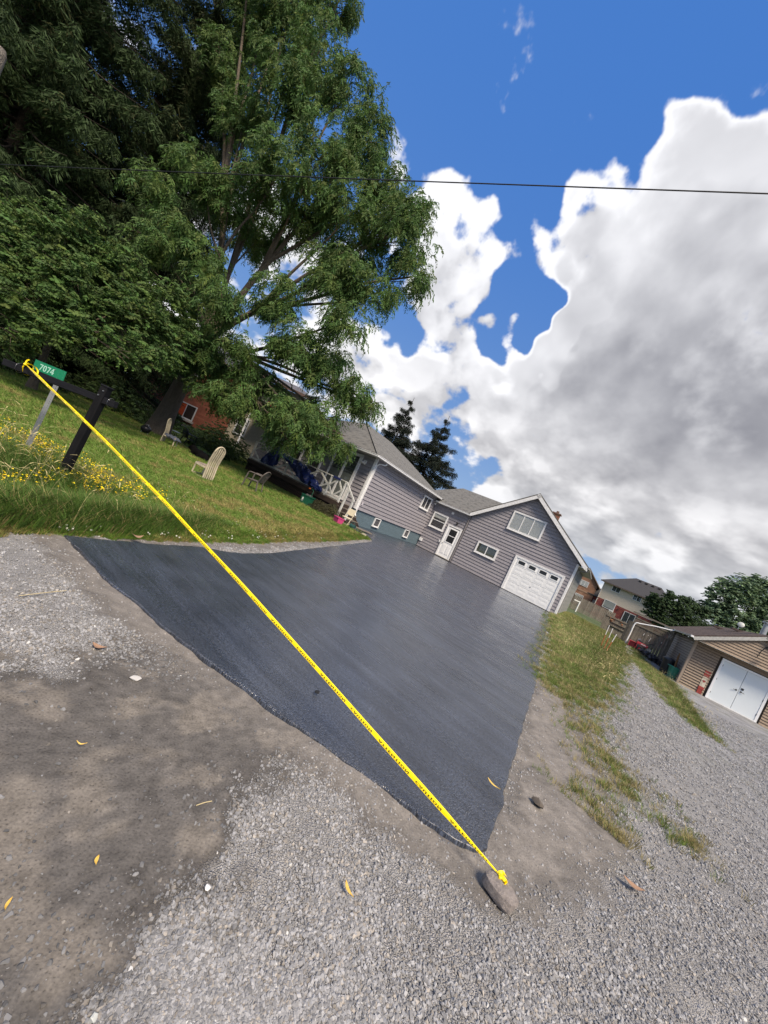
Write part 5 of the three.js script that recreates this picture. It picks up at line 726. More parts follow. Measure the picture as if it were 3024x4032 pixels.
// ---------- the deck with its railing, tarpaulin and steps (in the grey house's axes)
const hW = (x, z, y = 0) => { const [X, Z] = toWorld(x, z); return [X, y, Z]; };
const timber = [0, 1, 2].map((i) => M(lin(.16 + .02 * i, .14 + .018 * i, .12 + .016 * i), .9, { map: woodTex, bumpMap: woodTex, bumpScale: .004 })), darkTimber = M(lin(.045, .03, .025), .85, { map: woodTex }), railW = M(lin(.66, .68, .68), .55, { map: woodTex });
{
  const D = thing('deck', 'raised timber deck with white railing and dark skirt along the house front', 'deck', hW(0, 0), -psi);
  for (let i = 0; i < 9; i++) part('plank', rbox(7.35, .035, .13, .006, -13.6, .835, 8.68 + i * .135), timber[i % 3], D);
  part('fascia', [box(7.35, .22, .04, -13.6, .7, 9.84), box(.04, .22, 1.2, -9.9, .7, 9.23)], darkTimber, D);
  for (let i = 0; i < 58; i++) for (const s of [-1, 1]) part('lattice_strip', bar([-17.2 + i * .125, .02, 9.8 + s * .006], [-17.2 + i * .125 + s * .5 + (s < 0 ? .5 : 0), .58, 9.8 + s * .006], .008, .035), darkTimber, D);
  part('skirt', box(7.3, .6, .02, -13.6, .3, 9.72), M(lin(.012, .01, .009), .95), D);
  for (const x of [-17.2, -14.12, -10.93, -9.96]) part('railing_post', rbox(.09, 1.12, .09, .008, x, 1.33, 9.78), railW, D);
  const rail = (x0, x1) => { part('bottom_rail', bar([x0, .93, 9.8], [x1, .93, 9.8], .045, .09, .006), railW, D); part('top_rail', bar([x0, 1.88, 9.8], [x1, 1.88, 9.8], .09, .045, .006), railW, D); };
  rail(-17.15, -14.15); rail(-14.1, -10.97); rail(-10.9, -9.98);
  const dia = (a, b) => { const m = (a + b) / 2; for (const [p, q] of [[[a, 1.4], [m, 1.86]], [[m, 1.86], [b, 1.4]], [[a, 1.4], [m, .96]], [[m, .96], [b, 1.4]]]) part('diagonal', bar([p[0], p[1], 9.81], [q[0], q[1], 9.81], .03, .085, .004), railW, D); };
  dia(-17.12, -15.66); dia(-15.66, -14.2); dia(-14.05, -12.5); dia(-12.5, -11); dia(-10.88, -10.02);
  // the steps down towards the driveway
  for (let i = 0; i < 4; i++) { const x = -9.74 + i * .25, y = .66 - i * .2; if (y < .05) continue; part('tread', rbox(.3, .04, 1.14, .008, x, y, 9.2), timber[(i + 1) % 3], D); part('riser', box(.02, .17, 1.1, x - .12, y + .1, 9.2), darkTimber, D); }
  for (const z of [8.66, 9.74]) part('stringer', bar([-9.9, .68, z], [-9.05, .04, z], .04, .22), darkTimber, D);
  part('handrail_post', rbox(.085, 1.02, .085, .008, -9.12, .7, 9.8), railW, D);
  part('handrail', bar([-9.93, 1.87, 9.8], [-9.05, 1.16, 9.8], .05, .09, .008), railW, D);
  part('handrail_post', rbox(.085, 1.4, .085, .008, -9.62, .92, 9.8), railW, D);
  single('foot_board', 'weathered grey board lying on the asphalt at the bottom of the deck steps', 'board', rbox(1.25, .05, .42, .01, 0, 0, 0), timber[2], [-.72, .075, -18.45], .42);
  // tarpaulin heaped over the railing
  const P = [], n = 60, m = 16, top = (x) => { const a = [[-16.1, 1.0], [-15.9, 1.75], [-15.45, 2.2], [-15.0, 2.05], [-14.5, 1.9], [-14, 1.92], [-13.2, 1.86], [-12.6, 1.72], [-12, 1.45], [-11.5, 1.2], [-11.1, .98]]; for (let i = 1; i < a.length; i++) if (x <= a[i][0]) return lerp(a[i - 1][1], a[i][1], sst(a[i - 1][0], a[i][0], x)); return .95; }, bot = (x) => x < -14.7 ? lerp(.93, 1.15, sst(-15.3, -14.7, x)) : lerp(1.62, .9, sst(-14.6, -12.2, x)) - .0 * x;
  const G = []; for (let i = 0; i <= n; i++) { const x = lerp(-16.05, -11.05, i / n), T = top(x), Bm = Math.min(bot(x), T - .05); G.push([]); for (let j = 0; j <= m; j++) { const v = j / m, f = v < .55 ? v / .55 : 1, b = v < .55 ? 0 : (v - .55) / .45, fold = .05 * Math.sin(x * 9 + 3 * v) + .06 * n3(x * 2.2, v * 4, 1); G[i].push(V3(x + .06 * n3(x * 3, v * 3, 7), lerp(Bm, T, f) - b * .5 + .03 * n3(x * 4, v * 5, 3), 9.93 + fold + .07 * Math.sin(f * 3.1) - .12 * f - b * .75)); } }
  for (let i = 0; i < n; i++) for (let j = 0; j < m; j++) P.push(G[i][j], G[i + 1][j], G[i + 1][j + 1], G[i][j], G[i + 1][j + 1], G[i][j + 1]);
  const tg = mergeVertices(fromPts(P)); tg.computeVertexNormals();
  single('tarpaulin', 'crumpled dark blue tarpaulin heaped over the white deck railing', 'tarp', tg, new THREE.MeshPhysicalMaterial({ color: lin(.006, .014, .085), roughness: .35, side: THREE.DoubleSide, clearcoat: .2 }), hW(0, 0), -psi);
  single('rail_cloth', 'dark blue cloth laid over the short railing by the steps', 'cloth', [rbox(.52, .025, .13, .01, 0, 0, 0), rbox(.5, .1, .012, .005, 0, -.05, .06)], M(lin(.01, .02, .11), .8), hW(-10.55, 9.8, 1.912), -psi);
}
// ---------- things on the lawn
{
  const cream = M(lin(.62, .55, .4), .5, { map: woodTexV }), resinBlack = M(lin(.014, .014, .015), .4), resinBrown = M(lin(.1, .085, .075), .5);
  const tall = (label, pos, turn) => {      // a tall arched slat chair; +z is its front
    const t = thing('slat_chair', label, 'chair', pos, turn, undefined), prof = (y) => -.24 - .05 * Math.cos(y * 2.4) - .14 * sst(.45, 1.1, y);
    const arch = (s, h) => Array.from({ length: 8 }, (_, i) => { const y = h * i / 7; return [s, y, prof(y)]; });
    for (let i = 0; i < 4; i++) { const s = -.105 + i * .07, h = 1.08 - .9 * s * s * 4; const c = arch(s, h); for (let k = 0; k < 1; k++) part('slat', c.slice(1).map((q, j) => bar(c[j], q, .038, .016)), cream, t); }
    const fr = []; for (const s of [-1, 1]) { const c = arch(s * .17, .93); c.slice(1).forEach((q, j) => fr.push(bar(c[j], q, .045, .03))); }
    const ar = Array.from({ length: 13 }, (_, i) => { const a = Math.PI * i / 12, y = .92 + .19 * Math.sin(a); return [.17 * Math.cos(a), y, prof(y)]; }); fr.push(tube(ar, .025, 24, 8));
    part('back_frame', fr, cream, t);
    part('seat', rbox(.4, .035, .42, .012, 0, .41, .0), M(lin(.3, .24, .2), .7, { map: grainTex }), t); part('seat_rail', [rbox(.035, .06, .46, .006, -.19, .37, .0), rbox(.035, .06, .46, .006, .19, .37, .0), rbox(.4, .06, .03, .006, 0, .37, .215)], cream, t);
    for (const s of [-1, 1]) part('leg', bar([s * .18, 0, .25], [s * .18, .38, .21], .035, .035, .005), cream, t);
    part('stretcher', [bar([-.18, .05, .24], [-.18, .05, -.27], .025, .03), bar([.18, .05, .24], [.18, .05, -.27], .025, .03), bar([-.18, .08, .24], [.18, .08, .24], .025, .03)], cream, t);
    return t;
  };
  const c1 = tall('cream tall arched slat chair alone on the open lawn, back towards the road', [-5.53, .03, -11.54], -115.5 * D2R);
  copyOf(c1, 'cream tall arched slat chair with a grey blanket, beside the big tree trunk', [-9.72, .03, -16.4], 80 * D2R);
  const bl = (() => { const P = [], n = 18, m = 14, q = (i, j) => { const x = lerp(-.27, .27, i / n), z = lerp(-.2, .3, j / m), e = Math.max(Math.abs(x) - .2, z - .2, 0); return V3(x, .46 + .035 * n3(x * 7, z * 7, 2) + .03 * Math.sin(z * 25 + x * 6) * .5 - e * 1.1, z); }; for (let i = 0; i < n; i++) for (let j = 0; j < m; j++) P.push(q(i, j), q(i, j + 1), q(i + 1, j + 1), q(i, j), q(i + 1, j + 1), q(i + 1, j)); const g = mergeVertices(fromPts(P)); g.computeVertexNormals(); return g; })();
  single('blanket', 'crumpled blue grey blanket on the seat of the tall chair by the trunk', 'blanket', [bl, bl.clone().translate(.02, -.022, .01)], new THREE.MeshStandardMaterial({ color: lin(.07, .085, .12), roughness: .95, side: THREE.DoubleSide, map: grainTex }), [-9.72, .03, -16.4], 80 * D2R);
  const resin = (label, pos, turn, m) => {
    const t = thing('garden_chair', label, 'chair', pos, turn); const B = V3;
    part('seat', [rbox(.46, .03, .44, .012, 0, .4, .02, .06), ...[-.18, -.09, 0, .09, .18].map((x) => rbox(.06, .012, .4, .004, x, .418, .02, .06))], m, t);
    for (let i = 0; i < 7; i++) { const a = (i - 3) * .068; part('slat', bar([a * .9, .42, -.2], [a * 1.15, .84 - a * a * 1.4, -.34], .04, .014, .004), m, t); }
    part('back_frame', [tube([[-.23, .4, -.2], [-.27, .7, -.29], [-.2, .84, -.345], [0, .9, -.36], [.2, .84, -.345], [.27, .7, -.29], [.23, .4, -.2]], .022, 30, 8)], m, t);
    for (const s of [-1, 1]) { part('armrest', [tube([[s * .27, .66, -.27], [s * .29, .66, 0], [s * .28, .63, .24], [s * .27, .55, .27]], .026, 16, 8)], m, t); part('leg', bar([s * .27, 0, .3], [s * .27, .58, .26], .055, .04, .008), m, t); part('leg', bar([s * .26, 0, -.3], [s * .24, .42, -.19], .05, .04, .008), m, t); }
    return t;
  };
  const rb = resin('black plastic garden chair with slatted back, between the tall chair and the hostas', [-11.4, .03, -20.7], 150 * D2R, resinBlack);
  const rn = resin('brown plastic garden chair standing side on in front of the deck', [-4.85, .03, -14.15], -95 * D2R, resinBrown);
  const st = thing('side_table', 'small white topped table behind the black plastic chair', 'table', [-11.9, .03, -20.2]); part('top', new THREE.CylinderGeometry(.22, .22, .03, 20).translate(0, .5, 0), white, st); for (let i = 0; i < 3; i++) part('leg', rod([.15 * Math.cos(i * 2.1), 0, .15 * Math.sin(i * 2.1)], [.08 * Math.cos(i * 2.1), .49, .08 * Math.sin(i * 2.1)], .014), resinBlack, st);
  const gr = thing('kettle_grill', 'small black barbecue grill on the grass at the foot of the tree', 'grill', [-10.75, .03, -16.2]);
  part('bowl', new THREE.SphereGeometry(.2, 20, 10, 0, 6.3, 1.57, 1.2).translate(0, .28, 0), resinBlack, gr); part('lid', new THREE.SphereGeometry(.205, 20, 10, 0, 6.3, 0, 1.55).scale(1, .7, 1).translate(0, .285, 0), resinBlack, gr); part('handle', tube([[-.05, .42, 0], [-.04, .47, 0], [.04, .47, 0], [.05, .42, 0]], .012, 10, 6), galv, gr); for (let i = 0; i < 3; i++) part('leg', rod([.18 * Math.cos(i * 2.1), 0, .18 * Math.sin(i * 2.1)], [.12 * Math.cos(i * 2.1), .2, .12 * Math.sin(i * 2.1)], .01), galv, gr);
  // the dog: one smooth body, lying, head raised towards the left
  const bones = [[[-.42, .2, 0], [.0, .19, 0], .17, .18], [[.0, .19, 0], [.42, .17, 0], .18, .17], [[-.4, .24, 0], [-.6, .33, .03], .12, .1], [[-.6, .34, .03], [-.66, .34, .05], .115, .1], [[-.66, .33, .05], [-.82, .27, .09], .075, .05], [[-.6, .36, .1], [-.58, .24, .15], .04, .035], [[-.62, .36, -.05], [-.6, .25, -.1], .04, .035], [[-.36, .12, .13], [-.5, .05, .16], .07, .05], [[-.5, .05, .16], [-.78, .04, .16], .05, .04], [[-.36, .12, -.12], [-.74, .04, -.1], .06, .04], [[.34, .16, .14], [.18, .08, .22], .12, .07], [[.18, .07, .22], [.42, .04, .26], .055, .04], [[.36, .14, -.12], [.2, .07, -.2], .1, .06], [[.52, .1, 0], [.82, .05, .12], .05, .03], [[.42, .17, 0], [.55, .12, 0], .15, .08]];
  const field = (bn, lo, size, res, kk) => {
    const mc = new MarchingCubes(res, new THREE.MeshStandardMaterial(), false, false, 120000), h = size / res; mc.isolation = 0;
    const seg = (p, a, b, ra, rb2) => { const ab = b.clone().sub(a), t = clamp(p.clone().sub(a).dot(ab) / ab.lengthSq()); return p.distanceTo(a.clone().addScaledVector(ab, t)) - lerp(ra, rb2, t); };
    const BN = bn.map(([a, b, ra, rb2]) => [V3(...a), V3(...b), ra, rb2]), p = V3();
    for (let z = 0; z < res; z++) for (let y = 0; y < res; y++) for (let x = 0; x < res; x++) { p.set(lo[0] + (x / res) * size, lo[1] + (y / res) * size, lo[2] + (z / res) * size); let s = 0; for (const q of BN) s += Math.exp(-kk * Math.min(seg(p, ...q), .5)); mc.field[x + y * res + z * res * res] = Math.log(s) / kk + .006 * n3(p.x * 30, p.y * 30, p.z * 30); }
    mc.update(); const g = new THREE.BufferGeometry(), c = mc.count, pos = new Float32Array(c * 3), nor = new Float32Array(c * 3);
    for (let i = 0; i < c; i++) for (let k = 0; k < 3; k++) { pos[i * 3 + k] = lo[k] + (mc.positionArray[i * 3 + k] + 1) / 2 * size; nor[i * 3 + k] = mc.normalArray[i * 3 + k]; }
    g.setAttribute('position', new THREE.BufferAttribute(pos, 3)); g.setAttribute('normal', new THREE.BufferAttribute(nor, 3)); return g;
  };
  const dog = thing('dog', 'shaggy black dog lying on the shaded lawn behind the cream slat chair', 'dog', [-8.55, .03, -16.9], -.55);
  const coat = new THREE.MeshPhysicalMaterial({ color: lin(.004, .004, .0045), roughness: .9, specularIntensity: .15 }); part('body', field(bones, [-1.0, -.9, -.95], 1.95, 72, 45), coat, dog);
  const r = rng(5), fur = []; for (let i = 0; i < 900; i++) { const b = bones[Math.floor(r() * 7)], t = r(), a = V3(...b[0]).lerp(V3(...b[1]), t), n = V3(r() - .5, r() - .2, r() - .5).normalize(); leafQuad(fur, a.addScaledVector(n, lerp(b[2], b[3], t) * .93), n.clone().add(V3(.6, -.7, 0)).normalize(), .07, .014, r, 0); } part('coat_hair', fromPts(fur), new THREE.MeshPhysicalMaterial({ color: lin(.005, .005, .0055), roughness: .9, specularIntensity: .15, side: THREE.DoubleSide }), dog);
  part('collar', new THREE.TorusGeometry(.118, .008, 6, 20).rotateY(1.2).rotateZ(-.4).translate(-.5, .28, .015), M(lin(.12, .13, .15), .5), dog); part('nose', new THREE.SphereGeometry(.018, 8, 6).translate(-.862, .275, .105), M(lin(.01, .01, .01), .3), dog); for (const s of [-1, 1]) part('eye', new THREE.SphereGeometry(.011, 8, 6).translate(-.735, .345, .07 + s * .05), M(lin(.01, .008, .006), .1), dog);
  // by the deck
  const bin = thing('recycling_bin', 'dark green recycling box with white sticker, full of oddments, in front of the deck', 'bin', [-3.52, .03, -17.75], -psi + .1);
  const taperBox = (w, d, w2, d2, h, t) => { const o = [], A = (w_, d_, y) => [[-w_ / 2, y, d_ / 2], [w_ / 2, y, d_ / 2], [w_ / 2, y, -d_ / 2], [-w_ / 2, y, -d_ / 2]], a = A(w, d, 0), b = A(w2, d2, h), c = A(w2 - t, d2 - t, h), e = A(w - t, d - t, .02); for (let i = 0; i < 4; i++) { const j = (i + 1) % 4; o.push([a[i], a[j], b[j], b[i]], [b[i], b[j], c[j], c[i]], [c[i], c[j], e[j], e[i]]); } o.push([a[3], a[2], a[1], a[0]], [e[0], e[1], e[2], e[3]]); return quads(o); };
  const gP = M(lin(.008, .09, .05), .5); part('body', taperBox(.44, .34, .5, .4, .5, .03), gP, bin); part('rim', [box(.54, .04, .03, 0, .49, .205), box(.54, .04, .03, 0, .49, -.205), box(.03, .04, .41, -.265, .49, 0), box(.03, .04, .41, .265, .49, 0)], gP, bin); part('sticker', box(.09, .12, .003, -.12, .3, .196), M(lin(.6, .62, .6), .6), bin); part('sticker', box(.09, .025, .003, -.13, .2, .191), M(lin(.6, .62, .6), .6), bin);
  part('oddments', [new THREE.IcosahedronGeometry(.1, 1).translate(-.1, .48, 0), new THREE.IcosahedronGeometry(.08, 1).translate(.1, .5, .05), box(.2, .1, .1, .02, .5, -.08, .3, .2, .4)], M(lin(.05, .05, .05), .7), bin); part('handle', tube([[.2, .5, .1], [.17, .78, .05], [.02, .86, .0], [-.08, .84, 0]], .012, 16, 6), gP, bin); part('orange_grip', rbox(.11, .05, .05, .012, -.12, .84, 0), M(lin(.6, .12, .02), .5), bin);
  const pk = thing('storage_bin', 'bright pink plastic bin on the grass by the deck steps', 'bin', [-1.63, .03, -16.2], -psi - .3); const pP = M(lin(.55, .06, .2), .5); part('body', taperBox(.32, .26, .38, .32, .3, .02), pP, pk); part('rim', [box(.4, .03, .02, 0, .3, .165), box(.4, .03, .02, 0, .3, -.165), box(.02, .03, .33, -.195, .3, 0), box(.02, .03, .33, .195, .3, 0)], pP, pk);
  const fc = thing('folding_chair', 'cream metal folding chair standing at the foot of the deck steps', 'chair', [-1.38, .03, -17.15], -.35), fcM = M(lin(.62, .56, .42), .5);
  part('backrest', rbox(.36, .3, .025, .012, 0, .66, -.15, -.12), fcM, fc); part('seat', rbox(.38, .03, .34, .012, 0, .38, .04, .05), fcM, fc);
  for (const s of [-1, 1]) { part('leg', tube([[s * .19, 0, .22], [s * .18, .38, 0], [s * .17, .8, -.18]], .012, 12, 6), fcM, fc); part('leg', tube([[s * .17, 0, -.22], [s * .16, .38, .12]], .012, 8, 6), fcM, fc); } part('crossbar', [bar([-.18, .1, .16], [.18, .1, .16], .015, .015), bar([-.16, .1, -.17], [.16, .1, -.17], .015, .015)], fcM, fc);
  const wc = thing('watering_can', 'dark green watering can lying on the grass by the board', 'watering can', [-1.0, .03, -16.75], -.4); const wcM = M(lin(.015, .06, .055), .5); part('body', new THREE.CylinderGeometry(.1, .12, .26, 16).rotateZ(1.4).translate(0, .13, 0), wcM, wc); part('spout', rod([.1, .14, 0], [.36, .1, .05], .03, .02), wcM, wc); part('handle', new THREE.TorusGeometry(.1, .014, 8, 18, 3.4).translate(-.02, .22, 0), wcM, wc);
  single('dust_pan', 'flat teal plastic scoop on the grass in front of the folding chair', 'scoop', [rbox(.28, .03, .2, .01, 0, .03, 0), bar([.14, .04, 0], [.34, .06, .04], .03, .02)], M(lin(.02, .22, .18), .5), [-1.25, .03, -16.55], -.5);
  for (let i = 0; i < 4; i++) single('edging_stone', ['dark edging stone in the row by the board, nearest the steps', 'dark edging stone in the row by the board, second from the steps', 'dark edging stone in the row by the board, third from the steps', 'pale rounded edging stone at the asphalt corner of the lawn'][i], 'stone', (() => { const q = rng(90 + i), p = []; for (let k = 0; k < 24; k++) p.push(V3(q() - .5, (q() - .5) * .8, q() - .5).normalize().multiply(V3(.14, .09, .1))); return toCreasedNormals(new ConvexGeometry(p), .6); })(), M(i === 3 ? lin(.38, .34, .27) : lin(.04, .04, .042), .9, { map: grainTex }), [[-.86, .08, -16.6], [-.7, .08, -16.5], [-.55, .08, -16.42], [-.38, .08, -16.3]][i], i);
}
// ---------- the neighbour's brick house behind the locust, the lane and the black pickup
{
  const brick = [0, 1, 2].map((i) => M(lin(.23 + .03 * i, .075 + .012 * i, .045 + .008 * i), .9, { map: grainTex })), cr = M(lin(.4, .36, .28), .85, { map: grainTex }), rf = M(lin(.13, .13, .15), .95, shingleTex);
  const B = thing('house', 'two storey red brick house with cream bay behind the locust tree', 'house', [-25.5, .7, -34], 0);
  const w = part('wall', box(9.4, 6.4, 8, 4.7, 3.2, -4), brick[0], B), gs = [[], [], []], q = rng(14);
  for (let y = .05, k = 0; y < 6.3; y += .19, k++) for (let x = (k % 2) * .18; x < 9.2; x += .36) gs[Math.floor(q() * 3)].push(box(.35, .175, .03, x + .2, y + .09, .0)); gs.forEach((g, i) => { part('brick_course', g, brick[i], w).userData.kind = 'stuff'; });
  const w2 = part('wall', box(5.6, 6.7, 7, 12.1, 3.35, -3.6), cr, B);
  part('roof', [slab([[-.6, 6.4, .6], [9.9, 6.4, .6], [6.4, 8.6, -4], [3, 8.6, -4]], .15), slab([[-.6, 6.4, .6], [3, 8.6, -4], [-.6, 6.4, -8.6]], .15), slab([[9.9, 6.4, .6], [9.9, 6.4, -8.6], [6.4, 8.6, -4]], .15)], rf, B);
  part('roof', [slab([[8.8, 6.85, .5], [15.5, 6.85, .5], [13, 8, -3.5], [9, 8, -3.5]], .15), slab([[15.5, 6.85, .5], [15.5, 6.85, -7.5], [13, 8, -3.5]], .15)], rf, B); part('fascia', box(6.7, .25, .08, 12.1, 6.75, .5), M(lin(.08, .05, .045), .7), B);
  part('brick_band', box(3.1, 1.1, .12, 13.5, 4.5, .0), M(lin(.32, .06, .04), .9, { map: grainTex }), B);
  const po = part('porch_roof', slab([[11.8, 4.25, .1], [15.3, 4.25, .1], [15.5, 3.6, 2.2], [11.6, 3.6, 2.2]], .12), rf, B); part('gutter', bar([11.6, 3.52, 2.2], [15.5, 3.52, 2.2], .1, .1), white, po); for (const x of [11.8, 15.2]) part('porch_post', box(.12, 3.5, .12, x, 1.75, 2.05), white, po);
  const wf = M(lin(.5, .52, .54), .6); const lw = window_(B, 4.45, .5, 2.0, 1.35, { frame: .09, bars: [.52], m: wf, inside: M(lin(.03, .02, .02), .9) }); part('stone_sill', box(2.3, .18, .2, 5.45, .4, .06), M(lin(.36, .34, .32), .9), lw);
  part('curtain', Array.from({ length: 9 }, (_, i) => rod([4.62 + i * .1, .62, .036], [4.62 + i * .1, 1.75, .036], .045, .045, 8).scale(1, 1, .2).translate(0, 0, .03)), M(lin(.5, .075, .02), .9), lw);
  window_(B, 4.5, 4.4, .9, 1.6, { frame: .09, cross: [.5], m: wf, blind: .6 }); window_(B, 1.2, 4.4, 1.0, 1.5, { frame: .09, cross: [.5], m: wf, blind: .5 });
  const bw = window_(B, 10.2, 4.9, 2.4, 1.3, { frame: .09, bars: [.33, .66], m: M(lin(.1, .1, .1), .6) }); bw.position.z = -.08; const gl = window_(B, 10.1, 1.2, 1.1, 1.6, { frame: .09, cross: [.5], m: wf }); gl.position.z = -.08;
  struct('lane', new THREE.PlaneGeometry(26, 3.2, 26, 4).rotateX(-Math.PI / 2).translate(-27, .0, -28.6), M(lin(.22, .19, .15), .95, { map: per(bumpFine, 3) }));
  const lane = scene.children.at(-1).geometry, lp = lane.attributes.position; for (let i = 0; i < lp.count; i++) lp.setY(i, gh(lp.getX(i), lp.getZ(i)) + .05); lane.computeVertexNormals();
  // black pickup, nose to the right
  const T = thing('pickup_truck', 'black pickup truck parked on the lane, glimpsed under the leaves at the left', 'truck', [-28.3, gh(-27, -30.5) + .06, -30.6], -.12), bk = new THREE.MeshPhysicalMaterial({ color: lin(.008, .008, .01), roughness: .25, clearcoat: 1, clearcoatRoughness: .05 }), tyre = M(lin(.012, .012, .012), .85), chrome = M(lin(.6, .6, .62), .15, { metalness: 1 });
  const side = [[-2.7, .45], [-2.75, 1.12], [-.9, 1.15], [-.8, 1.2], [-.6, 1.78], [.75, 1.82], [1.25, 1.2], [2.45, 1.1], [2.72, .95], [2.78, .5], [2.3, .42]]; const sh = new THREE.Shape(); side.forEach(([x, y], i) => i ? sh.lineTo(x, y) : sh.moveTo(x, y)); sh.lineTo(2.22, .42); sh.absarc(1.78, .42, .46, 0, Math.PI, false); sh.lineTo(-1.3, .42); sh.absarc(-1.76, .42, .46, 0, Math.PI, false); sh.lineTo(-2.7, .42);
  part('body', new THREE.ExtrudeGeometry(sh, { depth: 1.8, bevelEnabled: true, bevelSize: .04, bevelThickness: .06, bevelSegments: 3, curveSegments: 16 }).translate(0, 0, -.9), bk, T);
  for (const s of [-1, 1]) { part('side_window', prism([[-.55, 1.24], [-.42, 1.7], [.15, 1.72], [.15, 1.24]], .01, s * .965 - .005), darkGlass, T); part('side_window', prism([[.22, 1.24], [.22, 1.72], [.7, 1.73], [1.1, 1.24]], .01, s * .965 - .005), darkGlass, T); for (const x of [-1.76, 1.78]) { const wl = part('wheel', new THREE.TorusGeometry(.31, .11, 12, 28).translate(x, .41, s * .85), tyre, T); const rm = []; for (let i = 0; i < 8; i++) { const a = i * Math.PI / 4; rm.push(bar([x + .06 * Math.cos(a), .41 + .06 * Math.sin(a), s * .93], [x + .22 * Math.cos(a), .41 + .22 * Math.sin(a), s * .92], .055, .03, .006)); } rm.push(rod([x, .41, s * .9], [x, .41, s * .95], .07, .06, 14)); part('rim', rm, chrome, wl); } part('headlight', rbox(.12, .2, .35, .03, 2.74, .92, s * .68), M(lin(.8, .8, .78), .1), T); part('mirror', rbox(.1, .16, .2, .03, 1.05, 1.28, s * 1.08), bk, T); part('fender_flare', new THREE.TorusGeometry(.49, .035, 8, 20, Math.PI).translate(1.78, .42, s * .95), M(lin(.03, .03, .03), .5), T); }
  part('bumper', rbox(.2, .24, 1.86, .05, 2.84, .52, 0), chrome, T); part('grille', box(.04, .3, 1.0, 2.76, .86, 0), M(lin(.05, .05, .05), .4), T); part('windscreen', quads([[[1.24, 1.22, .8], [1.24, 1.22, -.8], [.78, 1.8, -.72], [.78, 1.8, .72]]]).translate(.035, .01, 0), darkGlass, T);
}
// ---------- garden plants along the deck and under the trees
{
  const mk = (name, label, cat, pos, R, h, n, geo, mat, seed, tintK = 1) => { const r = rng(seed), t = thing(name, label, cat, pos, 0), P = []; for (let i = 0; i < n; i++) { const a = r() * 6.28, q = Math.sqrt(r()), y = h * r() * (1 - .6 * q * q); P.push([V3(R[0] * q * Math.cos(a), y, R[1] * q * Math.sin(a)), -a + (r() - .5), .8, .7 + .6 * r()]); } part('stems', Array.from({ length: 6 }, (_, i) => rod([0, 0, 0], [R[0] * .5 * Math.cos(i), h * .7, R[1] * .5 * Math.sin(i)], .012, .005, 5)), barkDark, t); spread('foliage', geo, mat, P, t, (c, p, r2) => { const v = (.65 + .7 * r2()) * tintK; c.setRGB(v, v, v * (.7 + .5 * r2())); }, r); return t; };
  const sh = leafM(.05, .09, .025), hos = leafM(.11, .16, .04), fern = leafM(.06, .06, .03), gShrub = flatSpray(31, 12, .4, .13, .07), gHosta = flatSpray(32, 7, .3, .34, .2), gFern = hangSpray(33, 16, .6, .16, .02, .5);
  mk('hosta_plant', 'pale green hosta with broad leaves behind the black plastic chair', 'plant', [-12.6, .03, -23], [.9, .8], .5, 90, gHosta, hos, 1);
  mk('hosta_plant', 'yellow green hosta clump at the end of the garden bed by the deck', 'plant', [-9.6, .03, -19.6], [.7, .5], .35, 60, gHosta, hos, 2, 1.2);
  mk('garden_shrub', 'dense green shrub under the brick house window', 'shrub', [-15.6, .1, -26.5], [1.8, 1], 1.0, 260, gShrub, sh, 3, 1.2);
  mk('garden_shrub', 'wide green shrub in the middle of the garden bed', 'shrub', [-12.6, .03, -25.5], [2, 1.3], 1.4, 340, gShrub, sh, 4);
  mk('garden_shrub', 'tall dark shrub between the brick house and the deck end', 'shrub', [-11.2, .03, -24.2], [1.6, 1.2], 2.3, 420, gShrub, sh, 5, .9);
  mk('garden_shrub', 'dark shrub against the left end of the deck', 'shrub', [-10.6, .03, -21.8], [1.1, .9], 1.3, 260, gShrub, sh, 6, .8);
  mk('fern_clump', 'brownish feathery plants growing below the short railing of the deck', 'plant', [-2.5, .03, -17.6], [.55, .4], .75, 150, gFern, fern, 7);
  mk('fern_clump', 'dark feathery plants along the deck skirt beside the green box', 'plant', [-2.95, .03, -18.1], [.5, .35], .6, 110, gFern, fern, 8, .8);
  mk('garden_shrub', 'dark shrub below the left spruces beside the locust trunk', 'shrub', [-16.2, .05, -20.5], [2.4, 1.2], 1.8, 460, gShrub, sh, 9, .8);
  mk('garden_shrub', 'dark leafy hedge shrub beneath the low maple', 'shrub', [-18.5, .1, -17.5], [2.6, 1.3], 1.6, 460, gShrub, sh, 10, .8);
}
